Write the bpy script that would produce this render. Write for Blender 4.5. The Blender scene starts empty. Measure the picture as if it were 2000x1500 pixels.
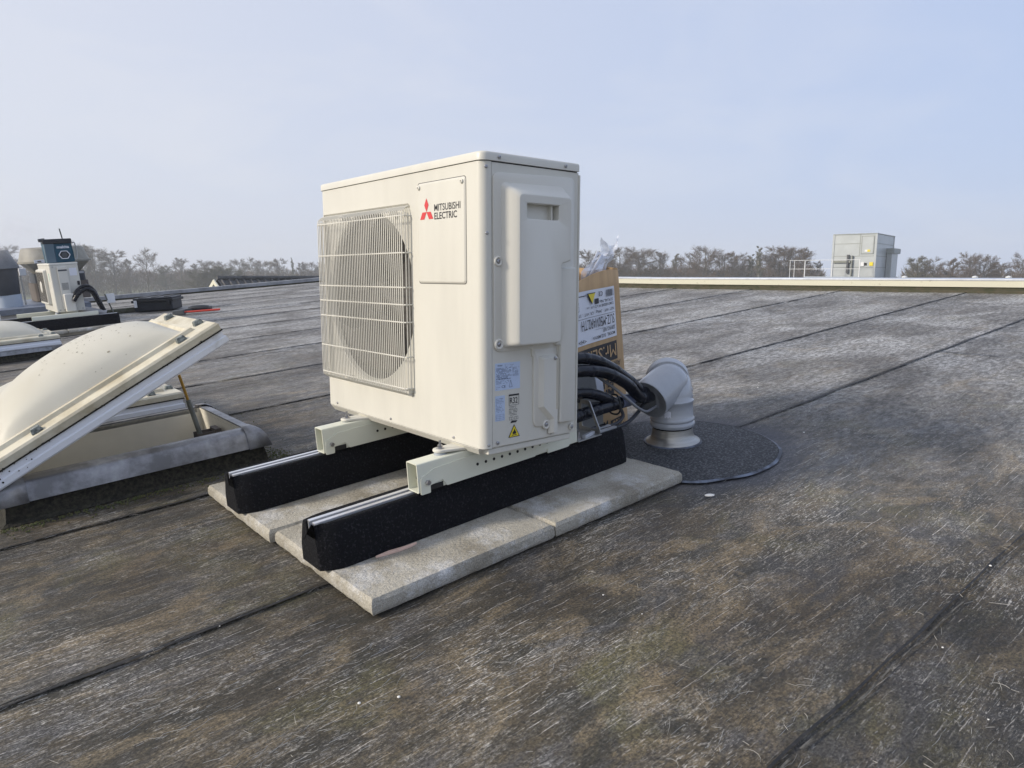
import bpy, bmesh, math, random
from mathutils import Matrix, Vector, noise
from math import sin, cos, pi, radians, atan2, sqrt
random.seed(7)
SC = bpy.context.scene
COL = SC.collection

# ------------------------------------------------------------------ camera
YAW, PITCH, ROLL = 0.8704, 0.1539, 0.0006
CAM = Vector((-0.6451, -1.1992, 0.6888))
fwd = Vector((cos(YAW)*cos(PITCH), sin(YAW)*cos(PITCH), -sin(PITCH)))
rgt = Vector((sin(YAW), -cos(YAW), 0))
upv = rgt.cross(fwd)
r2 = rgt*cos(ROLL) + upv*sin(ROLL)
u2 = upv*cos(ROLL) - rgt*sin(ROLL)
cd = bpy.data.cameras.new('camera')
cam = bpy.data.objects.new('camera', cd); COL.objects.link(cam)
cam.matrix_world = Matrix((( r2.x, u2.x, -fwd.x, CAM.x), (r2.y, u2.y, -fwd.y, CAM.y), (r2.z, u2.z, -fwd.z, CAM.z), (0, 0, 0, 1)))
cd.sensor_width = 36; cd.lens = 36*1378.57/2000
cd.clip_start = 0.02; cd.clip_end = 5000
SC.camera = cam

# ------------------------------------------------------------------ light
SUN_EL, SUN_AZ = radians(24), Vector((-0.93, 0.36))          # the sun stands behind the left edge of the picture
SUN_AZ.normalize()
W = bpy.data.worlds.new('World'); SC.world = W; W.use_nodes = True
nt = W.node_tree; N = nt.nodes; L = nt.links; N.clear()
out = N.new('ShaderNodeOutputWorld'); bg = N.new('ShaderNodeBackground')
sky = N.new('ShaderNodeTexSky'); sky.sky_type = 'NISHITA'; sky.sun_disc = False
sky.sun_elevation = SUN_EL; sky.sun_rotation = atan2(SUN_AZ.x, SUN_AZ.y)
sky.air_density = 1.3; sky.dust_density = 2.0; sky.ozone_density = 2.5
tc = N.new('ShaderNodeTexCoord')
# thin high cloud veil: thicker toward the sun side, wispy elsewhere
dot = N.new('ShaderNodeVectorMath'); dot.operation = 'DOT_PRODUCT'; dot.inputs[1].default_value = (-0.80, 0.60, 0.0)
L.new(tc.outputs['Generated'], dot.inputs[0])
mr = N.new('ShaderNodeMapRange'); mr.inputs[1].default_value = -0.75; mr.inputs[2].default_value = 0.55
mr.inputs[3].default_value = 0.0; mr.inputs[4].default_value = 1.0
L.new(dot.outputs['Value'], mr.inputs[0])
mp = N.new('ShaderNodeMapping'); mp.inputs['Scale'].default_value = (1.2, 2.2, 5.0); mp.inputs['Rotation'].default_value = (0.2, 0.1, 0.7)
L.new(tc.outputs['Generated'], mp.inputs[0])
nz = N.new('ShaderNodeTexNoise'); nz.inputs['Scale'].default_value = 1.7; nz.inputs['Detail'].default_value = 7; nz.inputs['Roughness'].default_value = 0.55
nz.inputs['Distortion'].default_value = 0.6
L.new(mp.outputs[0], nz.inputs[0])
mrn = N.new('ShaderNodeMapRange'); mrn.inputs[1].default_value = 0.45; mrn.inputs[2].default_value = 0.8; mrn.inputs[3].default_value = 0; mrn.inputs[4].default_value = 0.40
L.new(nz.outputs[0], mrn.inputs[0])
veil = N.new('ShaderNodeMix'); veil.data_type = 'RGBA'
veil.inputs[6].default_value = (3.95, 4.9, 7.2, 1); veil.inputs[7].default_value = (6.3, 6.55, 7.5, 1)
addf = N.new('ShaderNodeMath'); addf.operation = 'ADD'; addf.use_clamp = True
L.new(mr.outputs[0], addf.inputs[0]); L.new(mrn.outputs[0], addf.inputs[1])
L.new(addf.outputs[0], veil.inputs[0])
mx = N.new('ShaderNodeMix'); mx.data_type = 'RGBA'; mx.inputs[0].default_value = 0.86
L.new(sky.outputs[0], mx.inputs[6]); L.new(veil.outputs[2], mx.inputs[7])
L.new(mx.outputs[2], bg.inputs[0]); bg.inputs[1].default_value = 0.090
L.new(bg.outputs[0], out.inputs[0])

sd = bpy.data.lights.new('sun', 'SUN'); sd.energy = 2.7; sd.angle = radians(9); sd.color = (1.0, 0.90, 0.76)
so = bpy.data.objects.new('sun', sd); COL.objects.link(so)
sdir = Vector((SUN_AZ.x*cos(SUN_EL), SUN_AZ.y*cos(SUN_EL), sin(SUN_EL)))
so.rotation_euler = sdir.to_track_quat('Z', 'Y').to_euler(); so.location = sdir*50
SC.view_settings.view_transform = 'Standard'; SC.view_settings.look = 'None'
SC.view_settings.exposure = 0.46; SC.view_settings.gamma = 1.0; SC.view_settings.use_curve_mapping = False
SC.cycles.max_bounces = 6; SC.cycles.volume_bounces = 1; SC.cycles.volume_step_rate = 4

# ------------------------------------------------------------------ frames
RF = Matrix(((0.996576, 0.0, -0.08268, 0), (-0.000697, 0.999964, -0.008404, 0), (0.082677, 0.008433, 0.996541, 0), (0, 0, 0, 1)))   # the roof falls towards -X
UF = Matrix.Translation((0.3555, 0.0923, 0.2762)) @ Matrix.Rotation(0.0033, 4, 'Z')                                                # the unit itself is level
ID = Matrix.Identity(4)

# ------------------------------------------------------------------ materials
def lin(c): return tuple(c)+(1,)
def mat(name, col, rough=0.6, metal=0.0, var=0.0, vscale=6.0, col2=None, bump=0.0, bscale=60.0, stretch=(1, 1, 1), lo=0.4, hi=0.65, spec=0.5, coat=0.0, rvar=0.0):
    m = bpy.data.materials.new(name); m.use_nodes = True
    nt = m.node_tree; N = nt.nodes; L = nt.links; b = N['Principled BSDF']
    b.inputs['Base Color'].default_value = lin(col); b.inputs['Roughness'].default_value = rough; b.inputs['Metallic'].default_value = metal
    b.inputs['Specular IOR Level'].default_value = spec; b.inputs['Coat Weight'].default_value = coat
    tc = N.new('ShaderNodeTexCoord'); mp = N.new('ShaderNodeMapping'); mp.inputs['Scale'].default_value = stretch
    L.new(tc.outputs['Object'], mp.inputs[0])
    if col2 is None: col2 = tuple(c*(1-var) for c in col)
    if var > 0:
        n = N.new('ShaderNodeTexNoise'); n.inputs['Scale'].default_value = vscale; n.inputs['Detail'].default_value = 8; n.inputs['Roughness'].default_value = 0.62
        L.new(mp.outputs[0], n.inputs[0])
        r = N.new('ShaderNodeMapRange'); r.inputs[1].default_value = lo; r.inputs[2].default_value = hi; L.new(n.outputs[0], r.inputs[0])
        x = N.new('ShaderNodeMix'); x.data_type = 'RGBA'; x.inputs[6].default_value = lin(col); x.inputs[7].default_value = lin(col2)
        L.new(r.outputs[0], x.inputs[0]); L.new(x.outputs[2], b.inputs['Base Color'])
        if rvar:
            r2 = N.new('ShaderNodeMapRange'); r2.inputs[3].default_value = rough-rvar; r2.inputs[4].default_value = rough+rvar
            L.new(n.outputs[0], r2.inputs[0]); L.new(r2.outputs[0], b.inputs['Roughness'])
    if bump > 0:
        n2 = N.new('ShaderNodeTexNoise'); n2.inputs['Scale'].default_value = bscale; n2.inputs['Detail'].default_value = 6
        L.new(mp.outputs[0], n2.inputs[0])
        bp = N.new('ShaderNodeBump'); bp.inputs['Strength'].default_value = bump; bp.inputs['Distance'].default_value = 0.004
        L.new(n2.outputs[0], bp.inputs['Height']); L.new(bp.outputs[0], b.inputs['Normal'])
    return m

M = {}
M['cream'] = mat('cream_paint', (0.655, 0.64, 0.575), 0.38, var=0.07, vscale=3.5, bump=0.05, bscale=260, stretch=(3, 3, .7), rvar=.07)
M['cream_plastic'] = mat('cream_plastic', (0.66, 0.645, 0.585), 0.45, var=0.04, vscale=3)
M['beam'] = mat('pale_green_white_paint', (0.70, 0.71, 0.60), 0.4, var=0.05, vscale=5)
M['dark'] = mat('interior_shade', (0.012, 0.011, 0.011), 0.7)
M['fan'] = mat('fan_plastic', (0.075, 0.068, 0.06), 0.5, var=0.4, vscale=5)
M['fin'] = mat('coil_fins', (0.012, 0.011, 0.010), 0.5, metal=0.3, var=0.5, vscale=4, stretch=(1, 30, 1))
M['screw'] = mat('zinc_screw', (0.42, 0.42, 0.44), 0.3, metal=0.9)
M['zinc'] = mat('galvanised_steel', (0.46, 0.46, 0.45), 0.42, metal=0.75, var=0.3, vscale=25)
M['alu'] = mat('aluminium', (0.72, 0.74, 0.78), 0.32, metal=0.6, var=0.15, vscale=20, stretch=(0.2, 4, 4))
M['rubber'] = mat('rubber_granulate', (0.004, 0.0045, 0.0065), 0.85, var=0.9, col2=(0.030, 0.030, 0.036), vscale=170, bump=1.0, bscale=190, lo=0.54, hi=0.66, spec=0.2)
M['rubber_letter'] = mat('rubber_lettering', (0.0035, 0.0035, 0.0045), 0.92, spec=.12)
M['grey_rubber'] = mat('grey_rubber', (0.33, 0.36, 0.40), 0.6)
M['white'] = mat('white_pvc_profile', (0.74, 0.77, 0.83), 0.4, var=0.25, col2=(0.42, 0.42, 0.40), vscale=9, lo=0.6, hi=0.8)
M['ink'] = mat('black_ink', (0.02, 0.02, 0.025), 0.5)
M['red'] = mat('red_ink', (0.62, 0.045, 0.05), 0.45)
M['label_blue'] = mat('pale_blue_label', (0.50, 0.60, 0.78), 0.4)
M['label_white'] = mat('white_label', (0.74, 0.76, 0.82), 0.5, var=0.06, vscale=12)
M['label_ink'] = mat('blue_grey_print', (0.10, 0.13, 0.22), 0.5)
M['yellow'] = mat('yellow_warning', (0.78, 0.62, 0.03), 0.45)
M['pvc'] = mat('grey_pvc', (0.40, 0.42, 0.45), 0.16, var=0.12, vscale=7, spec=0.6, coat=0.3)
M['pvc_in'] = mat('grey_pvc_shaded_inside', (0.10, 0.105, 0.11), 0.5)  # darker copy of the pvc, shade inside the mouth put into the colour
M['hose'] = mat('black_hose_tape', (0.003, 0.004, 0.007), 0.22, var=0.5, col2=(0.010, 0.012, 0.02), vscale=14, bump=0.25, bscale=55, spec=0.35)
M['cable'] = mat('grey_cable', (0.20, 0.21, 0.23), 0.45)
M['cable_dark'] = mat('dark_cable', (0.035, 0.037, 0.045), 0.45)
M['card'] = mat('brown_cardboard', (0.54, 0.36, 0.19), 0.8, var=0.18, vscale=5, bump=0.15, bscale=30, stretch=(6, 6, 1))
M['foam'] = mat('grey_foam_board', (0.30, 0.31, 0.31), 0.8, var=0.2, vscale=9)
M['pink'] = mat('pink_plastic', (0.78, 0.55, 0.45), 0.6, var=0.2, vscale=30)
M['dome'] = mat('weathered_opal_acrylic', (0.76, 0.73, 0.62), 0.36, var=0.4, col2=(0.64, 0.60, 0.48), vscale=3, lo=0.35, hi=0.75, bump=0.05, bscale=20)
def translucent(m, f, col):
    nt = m.node_tree; N = nt.nodes; L = nt.links; b = N['Principled BSDF']; o = [n for n in N if n.type == 'OUTPUT_MATERIAL'][0]
    t = N.new('ShaderNodeBsdfTranslucent'); t.inputs[0].default_value = col+(1,); x = N.new('ShaderNodeMixShader'); x.inputs[0].default_value = f
    L.new(b.outputs[0], x.inputs[1]); L.new(t.outputs[0], x.inputs[2]); L.new(x.outputs[0], o.inputs[0])
translucent(M['dome'], .22, (.90, .87, .76))
M['flange'] = mat('stained_opal_flange', (0.62, 0.58, 0.46), 0.5, var=0.5, col2=(0.40, 0.345, 0.23), vscale=11, lo=0.42, hi=0.72, bump=0.2, bscale=60)
M['moss'] = mat('black_moss', (0.010, 0.009, 0.007), 0.95, var=0.7, col2=(0.045, 0.042, 0.028), vscale=80, bump=1, bscale=150)
M['shaft'] = mat('beige_polyester_shaft', (0.82, 0.78, 0.67), 0.45, var=0.12, vscale=3)
M['clamp'] = mat('lichen_covered_clamp', (0.10, 0.115, 0.11), 0.8, var=0.8, col2=(0.30, 0.33, 0.32), vscale=90, bump=0.8, bscale=120)
M['strut_grey'] = mat('dull_grey_metal', (0.22, 0.23, 0.21), 0.5, metal=0.5, var=0.3, vscale=20)
M['brass'] = mat('yellowed_rod', (0.45, 0.26, 0.05), 0.4, metal=0.6)
M['plastic_dark'] = mat('dark_blue_grey_plastic', (0.022, 0.026, 0.034), 0.42, var=0.3, vscale=12)
M['plastic_black'] = mat('black_plastic', (0.015, 0.016, 0.018), 0.45)
M['teal'] = mat('teal_plastic', (0.012, 0.085, 0.14), 0.4, var=0.25, vscale=9)
M['white_paint'] = mat('white_paint', (0.72, 0.73, 0.74), 0.5, var=0.12, vscale=4)
M['coping'] = mat('blue_grey_coping', (0.16, 0.19, 0.25), 0.5, var=0.3, vscale=12)
M['wall_grey'] = mat('pale_grey_wall', (0.43, 0.43, 0.44), 0.7, var=0.15, vscale=3)
M['vent_dark'] = mat('dark_grey_duct', (0.075, 0.08, 0.09), 0.45, var=0.3, vscale=5)
M['vent_grey'] = mat('grey_metal_cap', (0.19, 0.195, 0.20), 0.5, metal=0.3, var=0.3, vscale=6)
M['vent_beige'] = mat('weathered_beige_hood', (0.31, 0.295, 0.245), 0.6, var=0.4, col2=(0.18, 0.17, 0.145), vscale=6, lo=0.4, hi=0.75)
M['vent_brown'] = mat('brown_grey_base', (0.12, 0.10, 0.085), 0.7, var=0.3, vscale=5)
M['light_blue'] = mat('light_blue_sleeve', (0.42, 0.48, 0.56), 0.5, var=0.1, vscale=5)
M['wood_moss'] = mat('mossy_timber', (0.10, 0.10, 0.075), 0.9, var=0.7, col2=(0.04, 0.045, 0.02), vscale=14, bump=0.5, bscale=40)
M['redpl'] = mat('red_plastic', (0.55, 0.04, 0.02), 0.45)
M['bark'] = mat('grey_brown_bark', (0.09, 0.078, 0.06), 0.9, var=0.3, vscale=1)
M['twig'] = mat('bare_twigs', (0.12, 0.080, 0.050), 0.9, var=0.35, vscale=0.3)
M['twig_ol'] = mat('olive_twigs', (0.13, 0.115, 0.065), 0.9, var=0.3, vscale=0.3)
M['birch'] = mat('birch_bark', (0.42, 0.40, 0.36), 0.8, var=0.4, vscale=3)
M['tile'] = mat('dark_roof_tiles', (0.075, 0.075, 0.078), 0.7, var=0.5, vscale=3)
M['barge'] = mat('cream_barge_board', (0.66, 0.64, 0.52), 0.6)
M['galv_panel'] = mat('pale_metal_panel', (0.46, 0.49, 0.50), 0.35, metal=0.35, var=0.12, vscale=1.2)
M['panel_blue'] = mat('panel_edge_trim', (0.30, 0.32, 0.31), 0.5, metal=0.2)
M['trim'] = mat('stained_cream_trim', (0.60, 0.585, 0.47), 0.5, var=0.7, col2=(0.22, 0.20, 0.13), vscale=18, lo=0.6, hi=0.72, stretch=(1, 0.6, 1))
M['trim_top'] = mat('pale_metal_edge', (0.62, 0.65, 0.70), 0.4, metal=0.4, var=0.2, vscale=8)
M['upstand'] = mat('mossy_upstand', (0.085, 0.075, 0.05), 0.9, var=0.6, col2=(0.05, 0.055, 0.03), vscale=12)

def concrete():
    m = mat('weathered_concrete', (0.42, 0.395, 0.335), 0.85, var=0.6, col2=(0.26, 0.235, 0.185), vscale=5.5, lo=0.42, hi=0.66, bump=1.0, bscale=130)
    nt = m.node_tree; N = nt.nodes; L = nt.links; b = N['Principled BSDF']
    src = b.inputs['Base Color'].links[0].from_socket
    tc = N.new('ShaderNodeTexCoord'); n = N.new('ShaderNodeTexNoise'); n.inputs['Scale'].default_value = 9; n.inputs['Detail'].default_value = 10; n.inputs['Roughness'].default_value = .7
    L.new(tc.outputs['Object'], n.inputs[0])
    r = N.new('ShaderNodeMapRange'); r.inputs[1].default_value = .50; r.inputs[2].default_value = .66; r.inputs[4].default_value = .8; L.new(n.outputs[0], r.inputs[0])
    x = N.new('ShaderNodeMix'); x.data_type = 'RGBA'; x.inputs[7].default_value = (.60, .60, .59, 1); L.new(r.outputs[0], x.inputs[0]); L.new(src, x.inputs[6])
    n3 = N.new('ShaderNodeTexNoise'); n3.inputs['Scale'].default_value = 420; n3.inputs['Detail'].default_value = 2; L.new(tc.outputs['Object'], n3.inputs[0])
    r3 = N.new('ShaderNodeMapRange'); r3.inputs[1].default_value = .3; r3.inputs[2].default_value = .7; r3.inputs[3].default_value = .62; r3.inputs[4].default_value = 1.25; L.new(n3.outputs[0], r3.inputs[0])
    x2 = N.new('ShaderNodeMix'); x2.data_type = 'RGBA'; x2.blend_type = 'MULTIPLY'; x2.inputs[0].default_value = 1
    L.new(x.outputs[2], x2.inputs[6]); L.new(r3.outputs[0], x2.inputs[7]); L.new(x2.outputs[2], b.inputs['Base Color'])
    return m
M['concrete'] = concrete()

def galv_flash():
    return mat('weathered_zinc_flashing', (0.36, 0.365, 0.385), 0.40, metal=0.3, var=0.6, col2=(0.15, 0.15, 0.155), vscale=12, lo=0.34, hi=0.60, bump=0.15, bscale=40)
M['flash'] = galv_flash()

def membrane():
    m = bpy.data.materials.new('mineral_bitumen_membrane'); m.use_nodes = True
    nt = m.node_tree; N = nt.nodes; L = nt.links; b = N['Principled BSDF']
    tc = N.new('ShaderNodeTexCoord')
    def mapn(scale, rot=0): 
        p = N.new('ShaderNodeMapping'); p.inputs['Scale'].default_value = scale; p.inputs['Rotation'].default_value = (0, 0, rot); L.new(tc.outputs['Object'], p.inputs[0]); return p.outputs[0]
    def noi(vec, s, d=8, r=.6, dist=0):
        n = N.new('ShaderNodeTexNoise'); n.inputs['Scale'].default_value = s; n.inputs['Detail'].default_value = d; n.inputs['Roughness'].default_value = r; n.inputs['Distortion'].default_value = dist
        L.new(vec, n.inputs[0]); return n.outputs[0]
    def rng(v, a, c, lo=0., hi=1.):
        r = N.new('ShaderNodeMapRange'); r.inputs[1].default_value = a; r.inputs[2].default_value = c; r.inputs[3].default_value = lo; r.inputs[4].default_value = hi; L.new(v, r.inputs[0]); return r.outputs[0]
    def mix(f, a, c, mode='MIX'):
        x = N.new('ShaderNodeMix'); x.data_type = 'RGBA'; x.blend_type = mode
        if isinstance(f, float): x.inputs[0].default_value = f
        else: L.new(f, x.inputs[0])
        for i, s in ((6, a), (7, c)):
            if isinstance(s, tuple): x.inputs[i].default_value = s+(1,)
            else: L.new(s, x.inputs[i])
        return x.outputs[2]
    def mth(op, a, c):
        x = N.new('ShaderNodeMath'); x.operation = op
        for i, s in ((0, a), (1, c)):
            if isinstance(s, (int, float)): x.inputs[i].default_value = s
            else: L.new(s, x.inputs[i])
        return x.outputs[0]
    U = mapn((1, 1, 1)); S = mapn((1, 3.2, 1)); S2 = mapn((1, 9, 1)); Q = mapn((1, 1.6, 1), .5)
    dark = (0.028, 0.025, 0.017); brown = (0.080, 0.062, 0.036); tan = (0.175, 0.136, 0.08); olive = (0.095, 0.085, 0.036); grey = (0.42, 0.41, 0.38); blue = (0.060, 0.058, 0.058)
    big = noi(U, 1.3, 6, .65, .4)
    c = mix(rng(noi(S, 3.4, 10, .72), .42, .60), dark, brown)
    c = mix(rng(noi(Q, 2.6, 9, .7, 1.8), .50, .62, 0, .85), c, tan)
    c = mix(rng(noi(mapn((1, 1, 1), 1.), 3.0, 7, .6, .8), .55, .66, 0, .7), c, olive)
    c = mix(rng(noi(mapn((1, 2, 1), .2), 4.1, 8, .7, .6), .52, .63, 0, .8), c, blue)
    c = mix(rng(noi(mapn((1, 1, 1), 2.), 6.0, 9, .75, 2.5), .56, .64, 0, .6), c, (.045, .040, .036))
    # pale mineral fleece showing in combed flakes
    fine = noi(S, 42, 6, .8, .8)
    finer = noi(S2, 105, 4, .75)
    patch = rng(noi(S, 4.0, 10, .78, .8), .48, .62, .06, 1)
    pale = mth('MULTIPLY', rng(fine, .50, .64), patch)
    c = mix(mth('MULTIPLY', pale, .62), c, grey)
    c = mix(mth('MULTIPLY', rng(finer, .54, .66), mth('MULTIPLY', patch, .8)), c, (0.46, 0.46, 0.46))
    c = mix(mth('MULTIPLY', rng(noi(S, 60, 5, .75), .53, .62), .75), c, (.016, .014, .011))
    # torn fleece: short pale dashes combed along the roll, in clusters
    d1 = rng(noi(mapn((30, 210, 1), .03), 1.0, 3, .6, .3), .60, .64); d2 = rng(noi(mapn((55, 330, 1), -.04), 1.0, 3, .6, .4), .60, .65)
    clus = rng(noi(U, 2.7, 10, .78, .8), .47, .60, .04, .62)
    c = mix(mth('MULTIPLY', mth('MAXIMUM', d1, d2), clus), c, (.52, .50, .46))
    d3 = rng(noi(mapn((40, 60, 1), .5), 1.0, 4, .7, 2.0), .63, .66)
    c = mix(mth('MULTIPLY', d3, clus), c, (.48, .47, .44))
    # rolled rows: thin broken pale lines every 24 mm along the roll
    sep = N.new('ShaderNodeSeparateXYZ'); L.new(tc.outputs['Object'], sep.inputs[0])
    wob = rng(noi(mapn((3, 1, 1)), 3, 3, .5), 0, 1, -.5, .5)
    yy = mth('ADD', mth('MULTIPLY', sep.outputs[1], 47.0), mth('MULTIPLY', wob, .9))
    saw = mth('FRACT', yy, 0)
    ln = rng(mth('ABSOLUTE', mth('SUBTRACT', saw, .5), 0), .0, .055, 1, 0)
    brk = rng(noi(mapn((14, 47, 1)), 1.0, 4, .75), .50, .57)
    rows = mth('MULTIPLY', mth('MULTIPLY', ln, brk), rng(noi(U, 2.3, 6, .7), .44, .56, .05, 1))
    c = mix(rows, c, (0.58, 0.55, 0.51))
    g = noi(U, 190, 4, .7)
    c = mix(1.0, c, mix(rng(g, .38, .62), (.50, .49, .48), (1.62, 1.62, 1.60)), 'MULTIPLY')
    # upper roof: grazing sky sheen and frost painted in as pale grey
    far = mth('ADD', mth('MULTIPLY', sep.outputs[0], .9), mth('MULTIPLY', sep.outputs[1], .35))
    farf = mth('MULTIPLY', rng(far, .7, 3.2, 0, .92), rng(noi(S, 2.6, 10, .78, .6), .38, .58, .35, 1))
    pg = mix(rng(noi(mapn((1, 2, 1)), 26, 7, .8), .42, .58), (0.14, 0.138, 0.135), (0.52, 0.52, 0.51))
    pg = mix(mth('MULTIPLY', rng(noi(mapn((14, 40, 1)), 1.0, 5, .8), .50, .60), .7), pg, (.07, .068, .062))
    c = mix(farf, c, pg)
    c = mix(1.0, c, mix(rng(noi(mapn((1, 1.5, 1), .3), 1.15, 7, .62, .9), .38, .62), (.62, .60, .58), (1.30, 1.30, 1.30)), 'MULTIPLY')
    # damp stain round the patched outlet, irregular
    vd = N.new('ShaderNodeVectorMath'); vd.operation = 'DISTANCE'; vd.inputs[1].default_value = (1.30, .22, 0); L.new(tc.outputs['Object'], vd.inputs[0])
    st = rng(mth('ADD', vd.outputs['Value'], mth('MULTIPLY', noi(U, 4, 6, .7), .30)), .44, .64, .88, 0)
    c = mix(st, c, mix(rng(fine, .45, .65), (.040, .043, .056), (.10, .105, .125)))
    b.inputs['Roughness'].default_value = 0.62
    L.new(rng(fine, .3, .7, .5, .8), b.inputs['Roughness'])
    L.new(c, b.inputs['Base Color'])
    bp = N.new('ShaderNodeBump'); bp.inputs['Strength'].default_value = .8; bp.inputs['Distance'].default_value = .004
    h = mth('ADD', mth('MULTIPLY', fine, .8), mth('MULTIPLY', g, .3)); h = mth('ADD', h, mth('MULTIPLY', rows, .35))
    L.new(h, bp.inputs['Height']); L.new(bp.outputs[0], b.inputs['Normal'])
    return m
M['roof'] = membrane()
M['bitumen'] = mat('black_bitumen', (0.006, 0.006, 0.006), 0.6, var=0.6, col2=(0.022, 0.02, 0.018), vscale=60, bump=0.6, bscale=90)
M['slate'] = mat('slate_granule_patch', (0.026, 0.028, 0.032), 0.8, var=0.9, col2=(0.13, 0.135, 0.145), vscale=150, lo=.48, hi=.64, bump=1.0, bscale=260)
M['bleed'] = mat('bluish_bitumen_bleed', (0.15, 0.18, 0.24), 0.5, var=0.9, col2=(0.03, 0.033, 0.045), vscale=9, lo=.4, hi=.55)
M['fibre'] = mat('pale_fibre', (0.40, 0.39, 0.36), 0.8)
M['chip'] = mat('white_chip', (0.75, 0.74, 0.70), 0.7)
M['field'] = mat('winter_pasture', (0.15, 0.165, 0.07), 0.95, var=0.5, col2=(0.10, 0.10, 0.06), vscale=0.05)
M['brick'] = mat('grey_facade', (0.25, 0.24, 0.22), 0.8)

def film():
    m = bpy.data.materials.new('clear_plastic_film'); m.use_nodes = True
    nt = m.node_tree; N = nt.nodes; L = nt.links; b = N['Principled BSDF']
    b.inputs['Base Color'].default_value = (.8, .84, .92, 1); b.inputs['Roughness'].default_value = .15
    tc = N.new('ShaderNodeTexCoord'); n = N.new('ShaderNodeTexNoise'); n.inputs['Scale'].default_value = 22; n.inputs['Detail'].default_value = 6; L.new(tc.outputs['Object'], n.inputs[0])
    r = N.new('ShaderNodeMapRange'); r.inputs[1].default_value = .35; r.inputs[2].default_value = .7; r.inputs[3].default_value = .30; r.inputs[4].default_value = .8; L.new(n.outputs[0], r.inputs[0])
    L.new(r.outputs[0], b.inputs['Alpha'])
    bp = N.new('ShaderNodeBump'); bp.inputs['Strength'].default_value = 1; bp.inputs['Distance'].default_value = .01; L.new(n.outputs[0], bp.inputs['Height']); L.new(bp.outputs[0], b.inputs['Normal'])
    return m
M['film'] = film()

# ------------------------------------------------------------------ mesh helpers
BASE = {}
def tag(o, label=None, cat=None, group=None, kind=None):
    if label: o['label'] = label
    if cat: o['category'] = cat
    if group: o['group'] = group
    if kind: o['kind'] = kind
    return o
def thing(name, label, cat, base=(0, 0, 0), F=RF, group=None, kind=None):
    o = bpy.data.objects.new(name, None); COL.objects.link(o); o.empty_display_size = .05
    o.matrix_world = F @ Matrix.Translation(base); BASE[o.name] = Vector(base)
    return tag(o, label, cat, group, kind)

class MB:
    def __init__(s): s.v = []; s.f = []; s.m = []
    def add(s, vs, fs, mi=0):
        k = len(s.v); s.v += [Vector(p) for p in vs]; s.f += [[i+k for i in f] for f in fs]; s.m += [mi]*len(fs); return s
    def box(s, a, b, mi=0, R=None, c=None):
        x0, y0, z0 = a; x1, y1, z1 = b
        vs = [Vector(p) for p in ((x0, y0, z0), (x1, y0, z0), (x1, y1, z0), (x0, y1, z0), (x0, y0, z1), (x1, y0, z1), (x1, y1, z1), (x0, y1, z1))]
        if R is not None:
            c = Vector(c); vs = [R @ (p-c)+c for p in vs]
        return s.add(vs, [(0, 3, 2, 1), (4, 5, 6, 7), (0, 1, 5, 4), (1, 2, 6, 5), (2, 3, 7, 6), (3, 0, 4, 7)], mi)
    def loft(s, rings, cap0=True, cap1=True, mi=0, close=True):
        n = len(rings[0]); vs = [p for r in rings for p in r]; fs = []
        for k in range(len(rings)-1):
            for i in range(n if close else n-1):
                j = (i+1) % n; fs.append((k*n+i, k*n+j, (k+1)*n+j, (k+1)*n+i))
        if cap0: fs.append(tuple(range(n))[::-1])
        if cap1: fs.append(tuple(range((len(rings)-1)*n, len(rings)*n)))
        return s.add(vs, fs, mi)
    def tube(s, pts, r, n=12, cap=True, mi=0):
        pts = [Vector(p) for p in pts]; rr = r if isinstance(r, (list, tuple)) else [r]*len(pts)
        t = (pts[1]-pts[0]).normalized(); a = Vector((0, 0, 1)) if abs(t.z) < .9 else Vector((1, 0, 0)); u = t.cross(a).normalized()
        rings = []
        for i, p in enumerate(pts):
            if 0 < i < len(pts)-1: t = ((pts[i+1]-p).normalized()+(p-pts[i-1]).normalized()).normalized()
            elif i: t = (p-pts[i-1]).normalized()
            u = (u-t*u.dot(t)).normalized(); w = t.cross(u)
            rings.append([p+(u*cos(2*pi*k/n)+w*sin(2*pi*k/n))*rr[i] for k in range(n)])
        return s.loft(rings, cap, cap, mi)
    def cyl(s, p0, p1, r0, r1=None, n=24, mi=0, cap=True): return s.tube([p0, p1], [r0, r0 if r1 is None else r1], n, cap, mi)
    def lathe(s, prof, c, n=48, mi=0, cap0=True, cap1=True, ax=None):
        c = Vector(c); R = Matrix.Identity(3) if ax is None else Vector((0, 0, 1)).rotation_difference(Vector(ax)).to_matrix()
        rings = [[c+R @ Vector((r*cos(2*pi*k/n), r*sin(2*pi*k/n), z)) for k in range(n)] for r, z in prof]
        return s.loft(rings, cap0, cap1, mi)
    def build(s, name, mats, parent=None, F=RF, base=(0, 0, 0), bevel=0, seg=2, sharp=32, shift=None):
        me = bpy.data.meshes.new(name)
        b = BASE[parent.name] if parent else Vector(base)
        me.from_pydata([tuple(p-b) for p in s.v], [], s.f)
        bm = bmesh.new(); bm.from_mesh(me); bmesh.ops.recalc_face_normals(bm, faces=bm.faces); bm.to_mesh(me); bm.free()
        if not isinstance(mats, (list, tuple)): mats = [mats]
        for m in mats: me.materials.append(m)
        me.polygons.foreach_set('material_index', s.m); me.polygons.foreach_set('use_smooth', [True]*len(me.polygons))
        me.set_sharp_from_angle(angle=radians(sharp))
        o = bpy.data.objects.new(name, me); COL.objects.link(o)
        if parent: o.parent = parent; BASE[o.name] = b
        else: o.matrix_world = F @ Matrix.Translation(base); BASE[o.name] = b
        if bevel:
            md = o.modifiers.new('bevel', 'BEVEL'); md.width = bevel; md.segments = seg; md.limit_method = 'ANGLE'; md.angle_limit = radians(40); md.harden_normals = True
        return o

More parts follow.
